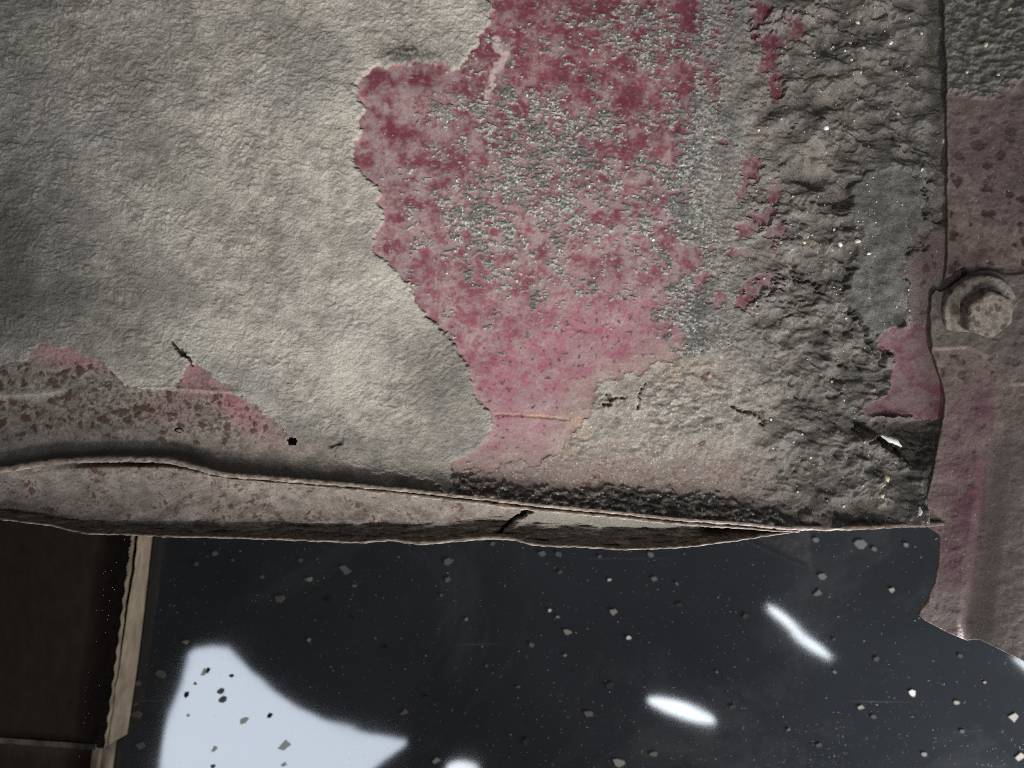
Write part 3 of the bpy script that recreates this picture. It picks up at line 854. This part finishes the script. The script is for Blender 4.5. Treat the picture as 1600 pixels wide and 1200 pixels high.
lev = [(42, 6, 0)] + [(41, 8 + 3.1 * i, 0) for i in range(8)] + [(40, 33, 0.25), (38, 35, 0.8), (36, 35.8, 1)] + [(34 - 2.5 * i, 35.6 - 0.1 * i, 1) for i in range(13)] + [(0.5, 34.4, 1)]
for R, z, rd in lev:
    for k in range(n):
        a = 2 * math.pi * k / n
        r = hexr(a, R) * (1 - rd) + R * 0.90 * rd
        hv.append((r * math.cos(a), r * math.sin(a), z))
for i in range(len(lev) - 1):
    for k in range(n):
        hf.append((i * n + k, i * n + (k + 1) % n, (i + 1) * n + (k + 1) % n, (i + 1) * n + k))
hv = np.array(hv, np.float32)
hh = raw_mesh('hex_head', hv * S, np.array(hf, np.int32), M_BOLT, bolt, bolt_pig(hv, 520))
hh.data.set_sharp_from_angle(angle=math.radians(28))

# ------------------------------------------------------------------ grit stuck in the crust, white slivers
def pebble(size, seed):
    r = np.random.default_rng(seed)
    t = (1 + 5 ** 0.5) / 2
    v = np.array([(-1, t, 0), (1, t, 0), (-1, -t, 0), (1, -t, 0), (0, -1, t), (0, 1, t), (0, -1, -t), (0, 1, -t), (t, 0, -1), (t, 0, 1), (-t, 0, -1), (-t, 0, 1)], np.float32) / 1.9
    v = v * (1 + 0.25 * r.standard_normal((12, 1)))
    return v * size * np.array([1, 0.75, 0.55])


ICO = np.array([(0, 11, 5), (0, 5, 1), (0, 1, 7), (0, 7, 10), (0, 10, 11), (1, 5, 9), (5, 11, 4), (11, 10, 2), (10, 7, 6), (7, 1, 8), (3, 9, 4), (3, 4, 2), (3, 2, 6), (3, 6, 8), (3, 8, 9), (4, 9, 5), (2, 4, 11), (6, 2, 10), (8, 6, 7), (9, 8, 1)], np.int32)
gv, gf, gp = [], [], []


def zat(x, y):
    j = int(np.clip(round((x + 200) / 1700 * (NX - 1)), 0, NX - 1))
    i = int(np.clip(round((y + 200) / (rid[0, j] - 2 + 200) * (NY - 1)), 0, NY - 1))
    return float(Z[i, j])


def put_grain(x, y, size, pig, seed, z=None):
    v = pebble(size, seed)
    a = random.uniform(0, 6.28)
    ca, sa = math.cos(a), math.sin(a)
    v = np.stack([v[:, 0] * ca - v[:, 1] * sa, v[:, 0] * sa + v[:, 1] * ca, v[:, 2]], 1)
    if z is None:
        z = zat(x, y)
    p = to_local(x + v[:, 0], y + v[:, 1], z + 0.35 * size + v[:, 2])
    gf.append(ICO + 12 * len(gv)); gv.append(p); gp.append(np.broadcast_to(pig, (12, 3)))


pale_grits = [lin(226, 222, 205), lin(236, 234, 226), lin(205, 196, 160), lin(190, 186, 176), lin(120, 112, 100), lin(90, 84, 78)]
k = 0
while k < 420:
    x = random.triangular(1130, 1468, 1380); y = random.uniform(-60, 815)
    if x > 1462 or (float(CHIP(np.array([x]), np.array([y]))[0]) > -3) or y > ridge(x) - 6:
        continue
    if TAN(np.array([x]), np.array([y]))[0] > 0 and random.random() < 0.8:
        continue
    s = random.choice([0.9, 1.0, 1.2, 1.3, 1.6, 2.0]) * random.uniform(0.8, 1.2)
    put_grain(x, y, s, random.choice(pale_grits), k)
    k += 1
for i, (x, y, s, c) in enumerate([(1342, 33, 4.2, 0), (1330, 66, 4.6, 2), (1326, 97, 3.4, 2), (1344, 79, 3.0, 2), (1392, 67, 4.6, 1), (1340, 117, 3.6, 2), (1280, 207, 5.5, 1), (1332, 380, 6.0, 0), (1306, 384, 4.5, 1),
                                  (1300, 361, 4.2, 1), (1350, 399, 4.0, 1), (1254, 380, 3.4, 2), (1403, 178, 3.2, 1), (1434, 268, 3.6, 1), (1183, 206, 3.2, 0), (1380, 746, 6.0, 2), (1374, 758, 5.0, 0), (1371, 772, 4.6, 2),
                                  (1316, 790, 3.0, 1), (1246, 768, 2.6, 1), (1264, 714, 2.6, 1), (1204, 655, 3.0, 1), (1250, 678, 2.6, 1), (1314, 745, 2.4, 1), (1021, 374, 3.2, 1), (925, 80, 3.4, 2)]):
    put_grain(x, y, s, pale_grits[c], 900 + i)
for i, (x, y, s, c) in enumerate([(1556, 30, 4.0, 2), (1522, 82, 6.0, 2), (1496, 122, 3.4, 2), (1540, 128, 3.0, 3), (1594, 20, 4.0, 2), (1430, 60, 3.0, 2)]):
    put_grain(x, y, s, pale_grits[c], 960 + i, 13 + 0.12 * (x - 1466) + 9)
gr = raw_mesh('grit', np.concatenate(gv), np.concatenate(gf), surface_mat('pale_grit', 0.45, 3000, 0.15, spec=0.5), arch, np.concatenate(gp), smooth=False)
gr['kind'] = 'stuff'


def sliver_strip(name, pts, width, z, pig, label):
    p = np.array(pts, np.float32)
    n = 14
    t = np.linspace(0, 1, n)
    px = np.interp(t, np.linspace(0, 1, len(p)), p[:, 0]); py = np.interp(t, np.linspace(0, 1, len(p)), p[:, 1])
    dx, dy = np.gradient(px), np.gradient(py)
    l = np.hypot(dx, dy); nx, ny = -dy / l, dx / l
    wd = width * np.sin(np.pi * np.clip(t, 0.06, 0.94)) ** 0.6 * (1 + 0.15 * np.sin(t * 21))
    rows = [(-1, 0), (-0.5, 2.0), (0, 2.6), (0.5, 2.0), (1, 0)]
    Xr = np.stack([px + nx * wd * a for a, b in rows]); Yr = np.stack([py + ny * wd * a for a, b in rows]); Zr = np.stack([z + b + 3 * np.sin(t * 3) for a, b in rows])
    o = raw_mesh(name, to_local(Xr, Yr, Zr), grid_faces(5, n), surface_mat(name, 0.5, 900, 0.06, attr=False, color=pig), arch)
    o['label'] = label


sliver_strip('white_sliver', [(1374, 680), (1385, 686), (1396, 690), (1405, 697)], 4.2, 6, (0.85, 0.84, 0.80), 'white sliver standing in for light through the torn hollow')  # white strip in place of light showing through the hollow
sliver_strip('white_sliver', [(1424, 788), (1425, 797), (1420, 804)], 3.2, 24, (0.8, 0.79, 0.74), 'small white sliver at the plate edge')

# ------------------------------------------------------------------ the polished floor
fm = bpy.data.materials.new('polished_dark_epoxy')
fm.use_nodes = True
nt = fm.node_tree
b = nt.nodes['Principled BSDF']
tc = nt.nodes.new('ShaderNodeTexCoord')
n1 = nt.nodes.new('ShaderNodeTexNoise'); n1.inputs['Scale'].default_value = 9; n1.inputs['Detail'].default_value = 5
cr = nt.nodes.new('ShaderNodeValToRGB')
cr.color_ramp.elements[0].position = 0.3; cr.color_ramp.elements[0].color = (0.0075, 0.0082, 0.0092, 1)
cr.color_ramp.elements[1].position = 0.75; cr.color_ramp.elements[1].color = (0.015, 0.0163, 0.018, 1)
nt.links.new(tc.outputs['Object'], n1.inputs['Vector']); nt.links.new(n1.outputs['Fac'], cr.inputs['Fac'])
film = nt.nodes.new('ShaderNodeTexNoise'); film.inputs['Scale'].default_value = 5; film.inputs['Detail'].default_value = 9; film.inputs['Roughness'].default_value = 0.75; film.inputs['Distortion'].default_value = 1.5
fr2 = nt.nodes.new('ShaderNodeMapRange'); fr2.inputs['From Min'].default_value = 0.5; fr2.inputs['From Max'].default_value = 0.85; fr2.inputs['To Max'].default_value = 0.5
nt.links.new(tc.outputs['Object'], film.inputs['Vector']); nt.links.new(film.outputs['Fac'], fr2.inputs['Value'])
smp = nt.nodes.new('ShaderNodeMapping'); smp.inputs['Rotation'].default_value = (0, 0, 0.9); smp.inputs['Scale'].default_value = (9, 420, 1)
nt.links.new(tc.outputs['Object'], smp.inputs['Vector'])
sn = nt.nodes.new('ShaderNodeTexNoise'); sn.inputs['Scale'].default_value = 1; sn.inputs['Detail'].default_value = 2; sn.inputs['Distortion'].default_value = 0.4
nt.links.new(smp.outputs['Vector'], sn.inputs['Vector'])
sr = nt.nodes.new('ShaderNodeMapRange'); sr.inputs['From Min'].default_value = 0.70; sr.inputs['From Max'].default_value = 0.76; sr.inputs['To Max'].default_value = 0.5
nt.links.new(sn.outputs['Fac'], sr.inputs['Value'])
sm = nt.nodes.new('ShaderNodeMath'); sm.operation = 'MAXIMUM'
nt.links.new(fr2.outputs['Result'], sm.inputs[0]); nt.links.new(sr.outputs['Result'], sm.inputs[1])
fx = nt.nodes.new('ShaderNodeMix'); fx.data_type = 'RGBA'; fx.inputs['B'].default_value = (0.06, 0.06, 0.06, 1)
nt.links.new(sm.outputs[0], fx.inputs['Factor']); nt.links.new(cr.outputs['Color'], fx.inputs['A'])
nt.links.new(fx.outputs['Result'], b.inputs['Base Color'])
n2 = nt.nodes.new('ShaderNodeTexNoise'); n2.inputs['Scale'].default_value = 40; n2.inputs['Detail'].default_value = 6
nt.links.new(tc.outputs['Object'], n2.inputs['Vector'])
mr = nt.nodes.new('ShaderNodeMapRange'); mr.inputs['To Min'].default_value = 0.025; mr.inputs['To Max'].default_value = 0.055
nt.links.new(n2.outputs['Fac'], mr.inputs['Value']); nt.links.new(mr.outputs['Result'], b.inputs['Roughness'])
b.inputs['IOR'].default_value = 1.6
bmp = nt.nodes.new('ShaderNodeBump'); bmp.inputs['Strength'].default_value = 0.02; bmp.inputs['Distance'].default_value = 0.002
n3 = nt.nodes.new('ShaderNodeTexNoise'); n3.inputs['Scale'].default_value = 25; n3.inputs['Detail'].default_value = 2
nt.links.new(tc.outputs['Object'], n3.inputs['Vector']); nt.links.new(n3.outputs['Fac'], bmp.inputs['Height']); nt.links.new(bmp.outputs['Normal'], b.inputs['Normal'])
floor = raw_mesh('floor', [(-1.5, -1.5, 0), (1.5, -1.5, 0), (1.5, 1.8, 0), (-1.5, 1.8, 0)], [(0, 1, 2, 3)], fm, smooth=False)
floor['kind'] = 'structure'
floor['label'] = 'glossy black floor with scattered pale and dark decorative chips'

M_FL = {c: surface_mat('floor_chip_' + c, 0.6, 700, 0.25, attr=False, color=v, spec=0.2) for c, v in
        {'tan': (0.12, 0.105, 0.086), 'pale': (0.30, 0.29, 0.255), 'grey': (0.060, 0.060, 0.057), 'black': (0.003, 0.003, 0.0035), 'brown': (0.052, 0.043, 0.035)}.items()}
chip_meshes = {}
for kind in M_FL:
    for v in range(5):
        n = random.choice([4, 4, 5, 5, 6])
        an = sorted(2 * math.pi * (i + random.uniform(-0.32, 0.32)) / n for i in range(n))
        ra = [random.uniform(0.65, 1.05) for _ in range(n)]
        pts = [(r * math.cos(a), 0.72 * r * math.sin(a)) for a, r in zip(an, ra)]
        vs = [(x, y, 0) for x, y in pts] + [(x * 0.97, y * 0.97, 1) for x, y in pts]
        me = bpy.data.meshes.new('chip')
        me.from_pydata(vs, [], [tuple(range(n, 2 * n))] + [(i, (i + 1) % n, n + (i + 1) % n, n + i) for i in range(n)])
        me.materials.append(M_FL[kind])
        chip_meshes[kind, v] = me


def chip(px, py, w_px, kind, rot=None):
    p = on_height(px, py, 0)
    o = bpy.data.objects.new('chip', chip_meshes[kind, random.randrange(5)])
    col.objects.link(o)
    o.parent = floor
    r = w_px * 0.5 * (p - CAM).length / math.hypot(FOC, math.hypot(px - 800, py - 600))
    o.location = (p.x, p.y, 0.00005)
    o.scale = (r, r, 0.00025)
    o.rotation_euler = (0, 0, random.uniform(-0.6, 0.6) if rot is None else rot)


CHIPS = [(541, 890, 26, 'grey', 0), (483, 905, 12, 'tan', .2), (700, 878, 18, 'grey', 0), (700, 906, 13, 'grey', 0), (554, 915, 11, 'grey', .5), (438, 935, 20, 'brown', 0), (482, 1000, 10, 'tan', 0), (604, 1013, 12, 'black', -.5),
         (515, 937, 18, 'black', 0), (552, 965, 7, 'black', 0), (728, 968, 9, 'tan', .3), (668, 1090, 12, 'black', 0), (632, 1113, 18, 'brown', 0), (847, 866, 18, 'grey', 0), (1017, 866, 14, 'grey', -.3), (1022, 905, 15, 'grey', 0),
         (957, 956, 18, 'tan', -.4), (886, 987, 15, 'tan', -.3), (982, 996, 10, 'pale', 0), (1058, 912, 9, 'grey', 0), (953, 1070, 20, 'black', 0), (1145, 1104, 15, 'black', -.3), (1165, 963, 15, 'black', 0), (1062, 945, 12, 'black', 0),
         (830, 1008, 14, 'grey', -.8), (920, 1115, 17, 'brown', -.3), (822, 1159, 19, 'black', 1.1), (966, 1191, 22, 'tan', -.3), (1022, 1178, 16, 'brown', 0), (1285, 900, 18, 'grey', 0), (1278, 927, 20, 'brown', 0), (1345, 849, 26, 'grey', 0),
         (1275, 843, 14, 'grey', 0), (1415, 852, 14, 'grey', -.4), (1366, 858, 12, 'brown', 0), (1392, 922, 14, 'tan', -.3), (1303, 999, 10, 'black', 0), (1369, 1029, 14, 'black', 0), (1500, 1025, 11, 'black', -.5), (1365, 1120, 12, 'black', -.4),
         (1345, 1105, 13, 'tan', -.3), (1495, 1098, 12, 'tan', 0), (1582, 1121, 22, 'tan', -.1), (1425, 1083, 16, 'pale', -.4), (1503, 1142, 12, 'black', -.4), (1280, 1164, 14, 'black', -.3), (1444, 1178, 12, 'grey', 0), (1304, 1050, 10, 'grey', 0),
         (1594, 1182, 20, 'tan', 0), (1538, 1066, 6, 'tan', 0), (325, 1047, 14, 'black', 0.4), (318, 1050, 16, 'pale', 0.5), (292, 1085, 15, 'black', .7), (345, 1079, 16, 'grey', .5), (348, 1092, 18, 'grey', .6), (422, 1118, 14, 'black', .2),
         (381, 1126, 18, 'pale', 0.3), (443, 1164, 24, 'pale', .2), (294, 1118, 7, 'pale', 0), (362, 1056, 9, 'black', 0), (334, 1170, 13, 'pale', .4), (443, 1194, 11, 'pale', 0), (333, 1197, 10, 'brown', 0), (220, 1166, 22, 'grey', 0),
         (214, 1116, 22, 'brown', 0), (252, 1053, 22, 'brown', 0), (215, 1068, 14, 'grey', 0), (212, 1100, 12, 'brown', 0), (290, 1003, 11, 'tan', 0), (305, 1068, 7, 'brown', 0), (470, 875, 10, 'brown', 0), (336, 865, 12, 'grey', 0),
         (364, 875, 8, 'grey', 0), (410, 901, 9, 'grey', 0), (307, 881, 10, 'brown', .4), (682, 1188, 16, 'tan', 0), (690, 930, 8, 'grey', 0), (770, 850, 12, 'grey', .5), (937, 870, 9, 'grey', 0), (873, 866, 14, 'brown', 0), (875, 894, 12, 'brown', 0),
         (952, 906, 8, 'pale', 0), (859, 954, 8, 'pale', .8), (872, 964, 8, 'tan', 0), (882, 1024, 8, 'tan', -.3), (810, 1073, 8, 'brown', 0), (1198, 950, 8, 'grey', 0), (1232, 1140, 10, 'brown', 0), (1120, 1050, 7, 'grey', 0), (760, 1040, 7, 'grey', 0)]
for c in CHIPS:
    chip(*c)
for _ in range(90):   # the chips go on under the panel and beyond the frame
    px = random.uniform(-500, 2100); py = random.uniform(760, 1700)
    if -10 < px < 1610 and py < 1210:
        continue
    chip(px, py, random.uniform(6, 18), random.choice(['tan', 'grey', 'brown', 'black', 'pale']))

# dust specks on the floor
dv, df = [], []
OCT = np.array([(1, 0, 0), (-1, 0, 0), (0, 1, 0), (0, -1, 0), (0, 0, 1)], np.float32)
OF = np.array([(0, 2, 4), (2, 1, 4), (1, 3, 4), (3, 0, 4)], np.int32)
cnt = 0
while cnt < 3800:
    px = random.uniform(150, 1750); py = random.uniform(800, 1320)
    keep = 0.30 + 0.75 * math.exp(-((px - 1350) / 260) ** 2 - ((py - 1190) / 70) ** 2) + 0.25 * math.exp(-((px - 950) / 160) ** 2 - ((py - 1140) / 70) ** 2)
    if random.random() > keep:
        continue
    p = on_height(px, py, 0)
    r = 0.00010 * random.choice([0.8, 0.8, 1, 1, 1.2, 1.5, 2.2]) * random.uniform(0.7, 1.2)
    dv.append(OCT * np.array([r, r * random.uniform(0.6, 1), r * 0.8]) + np.array(p) + np.array((0, 0, 0.00003)))
    df.append(OF + 5 * cnt)
    cnt += 1
du = raw_mesh('dust', np.concatenate(dv), np.concatenate(df), surface_mat('floor_dust', 0.9, 500, 0.2, attr=False, color=(0.30, 0.295, 0.28)), floor, smooth=False)
du['kind'] = 'stuff'

# ------------------------------------------------------------------ flattened cardboard carton on the floor
HB = 0.0185
A = on_height(258, 700, 0); B = on_height(200, 1146, 0); C0 = on_height(186, 1260, 0)
along = (B - A).normalized()
side = Vector((-along.y, along.x, 0))
if side.x > 0:
    side = -side                                     # towards the carton's inside
carton = bpy.data.objects.new('cardboard_box', None)
col.objects.link(carton)
carton.location = (B.x, B.y, 0)
carton['label'] = 'flat brown cardboard box with a torn pale side edge lying on the floor'
carton['category'] = 'cardboard box'
carton.empty_display_size = 0.03


def card_mat(name, c1, c2, rough=0.85):
    m = bpy.data.materials.new(name)
    m.use_nodes = True
    nt = m.node_tree
    b = nt.nodes['Principled BSDF']
    tc = nt.nodes.new('ShaderNodeTexCoord')
    mp = nt.nodes.new('ShaderNodeMapping'); mp.inputs['Scale'].default_value = (1, 0.45, 1)
    n = nt.nodes.new('ShaderNodeTexNoise'); n.inputs['Scale'].default_value = 260; n.inputs['Detail'].default_value = 6
    r = nt.nodes.new('ShaderNodeValToRGB')
    r.color_ramp.elements[0].position = 0.3; r.color_ramp.elements[0].color = (*c1, 1)
    r.color_ramp.elements[1].position = 0.72; r.color_ramp.elements[1].color = (*c2, 1)
    nt.links.new(tc.outputs['Object'], mp.inputs['Vector']); nt.links.new(mp.outputs['Vector'], n.inputs['Vector'])
    nt.links.new(n.outputs['Fac'], r.inputs['Fac']); nt.links.new(r.outputs['Color'], b.inputs['Base Color'])
    b.inputs['Roughness'].default_value = rough
    b.inputs['Specular IOR Level'].default_value = 0.2
    return m


M_KRAFT = card_mat('kraft_edge', (0.060, 0.045, 0.029), (0.12, 0.094, 0.066))
M_BROWN = card_mat('shade_brown_board', (0.014, 0.0080, 0.0048), (0.024, 0.0140, 0.0088))  # board colour darkened to stand for the shade on its face
M_TORN = card_mat('torn_board', (0.045, 0.033, 0.022), (0.12, 0.095, 0.066))


def cpt(s, d, z):
    """s metres along the side from the torn corner (towards the car negative), d metres inward"""
    p = along * s + side * d
    return (p.x, p.y, z)


LEN = (B - A).length
n = 220
sv = np.linspace(-LEN, 0, n)
# side wall: kraft face, slightly bowed, wavy upper edge where the outer ply is peeled
rowsV = []
for zf in (0.0, 0.25, 0.5, 0.75, 1.0):
    r = []
    for i, s in enumerate(sv):
        wob = 0.0012 * float(perlin(np.array([s * 60.0]), np.array([1.3]), 600)[0]) + 0.0007 * float(perlin(np.array([s * 210.0]), np.array([4.3]), 601)[0])
        top_z = HB * 0.80 + wob
        r.append(cpt(s, 0.0006 * math.sin(s * 40 + zf * 2) + 0.001 * zf, 0.0008 + top_z * zf))
    rowsV.append(r)
raw_mesh('side_wall', np.array(rowsV), grid_faces(5, n), M_KRAFT, carton)
# inner ply behind it, with the serrated perforation at the top
rowsV = []
n2c = 700
sv2 = np.linspace(-LEN, 0, n2c)
for zf in (0.0, 0.6, 1.0):
    r = []
    for i, s in enumerate(sv2):
        saw = (0.0004 * (abs(((s * 560 + 1.6 * math.sin(s * 90)) % 1.0) - 0.5) * 2) * (0.5 + 0.5 * math.sin(s * 47)) + 0.0002 * math.sin(s * 830)) if zf == 1.0 else 0
        r.append(cpt(s, 0.0020 + saw * 1.2, HB * 0.3 + (HB * 0.7 + saw) * zf))
    rowsV.append(r)
raw_mesh('perforated_edge', np.array(rowsV), grid_faces(3, n2c), M_TORN, carton)


def slab_part(name, quad, z0, z1, mat, res=24, warp=0.0012, seed=0):
    """a board: quad in (s, d), gently warped, with real thickness"""
    (s0, d0), (s1, d1), (s2, d2), (s3, d3) = quad
    top = []
    for i in range(res):
        for j in range(res):
            u, v = i / (res - 1), j / (res - 1)
            s = (s0 * (1 - u) + s1 * u) * (1 - v) + (s3 * (1 - u) + s2 * u) * v
            d = (d0 * (1 - u) + d1 * u) * (1 - v) + (d3 * (1 - u) + d2 * u) * v
            wz = warp * float(perlin(np.array([s * 14.0]), np.array([d * 14.0 + seed]), 620 + seed)[0])
            top.append((s, d, z1 + wz))
    V = [cpt(*p) for p in top] + [cpt(p[0], p[1], p[2] - (z1 - z0)) for p in top]
    N = res * res
    g = grid_faces(res, res)
    F = [tuple(f) for f in g] + [tuple(int(x) + N for x in f[::-1]) for f in g]
    ring = [i * res for i in range(res)] + [(res - 1) * res + j for j in range(1, res)] + [i * res + res - 1 for i in range(res - 2, -1, -1)] + [j for j in range(res - 2, 0, -1)]
    for a, b2 in zip(ring, ring[1:] + ring[:1]):
        F.append((a, b2, b2 + N, a + N))
    o = raw_mesh(name, V, F, mat, carton)
    return o


slab_part('flap', [(-LEN * 0.895, 0.0026), (0.0005, 0.0026), (0.010, 0.36), (-LEN * 0.85, 0.36)], HB - 0.0045, HB - 0.0005, M_BROWN, seed=1)
slab_part('flap', [(0.0022, 0.0075), (0.16, 0.0075), (0.16, 0.36), (0.012, 0.36)], HB - 0.009, HB - 0.005, M_BROWN, seed=2)
slab_part('board_edge', [(-0.001, 0.006), (0.0014, 0.006), (0.0118, 0.36), (0.0094, 0.36)], HB - 0.0048, HB + 0.0001, M_TORN, warp=0.0005, seed=1)
slab_part('side_wall', [(0.002, 0.0045), (0.17, 0.0045), (0.17, 0.0062), (0.002, 0.0062)], 0.0008, HB * 0.55, M_TORN, warp=0.0006, seed=3)
slab_part('perforated_edge', [(0.001, 0.0065), (0.17, 0.0065), (0.17, 0.009), (0.001, 0.009)], HB * 0.3, HB * 0.78, M_KRAFT, warp=0.0008, seed=4)
slab_part('bottom_board', [(-LEN * 0.98, 0.004), (0.17, 0.008), (0.17, 0.36), (-LEN * 0.98, 0.36)], 0.0006, 0.0040, M_BROWN, seed=5)

# ------------------------------------------------------------------ the bright roof light mirrored in the floor
em = bpy.data.materials.new('roof_light_glow')
em.use_nodes = True
for nd in list(em.node_tree.nodes):
    em.node_tree.nodes.remove(nd)
out = em.node_tree.nodes.new('ShaderNodeOutputMaterial'); e = em.node_tree.nodes.new('ShaderNodeEmission')
e.inputs[0].default_value = (0.78, 0.87, 1.0, 1); e.inputs[1].default_value = 13
em.node_tree.links.new(e.outputs[0], out.inputs[0])
outline = [(296, 1021), (322, 1017), (348, 1020), (362, 1036), (380, 1056), (412, 1083), (455, 1112), (505, 1136), (560, 1153), (632, 1167), (610, 1182), (585, 1200), (572, 1222), (420, 1228), (246, 1222), (249, 1195), (262, 1125), (284, 1070)]
pts = [mirrored(*p) for p in outline]
n = len(pts)
cen = sum(pts, Vector()) / n
rl_v = [tuple(p - cen) for p in pts] + [tuple(p - cen + Vector((0, 0, 0.06))) for p in pts]
me = bpy.data.meshes.new('roof_light')
me.from_pydata(rl_v, [], [tuple(range(n)), tuple(range(2 * n - 1, n - 1, -1))] + [(i, n + i, n + (i + 1) % n, (i + 1) % n) for i in range(n)])
me.materials.append(em)
rl = bpy.data.objects.new('roof_light', me)
col.objects.link(rl)
rl.location = cen
rl['label'] = 'bright bluish roof light mirrored as the white patch in the floor'
rl['category'] = 'lamp'
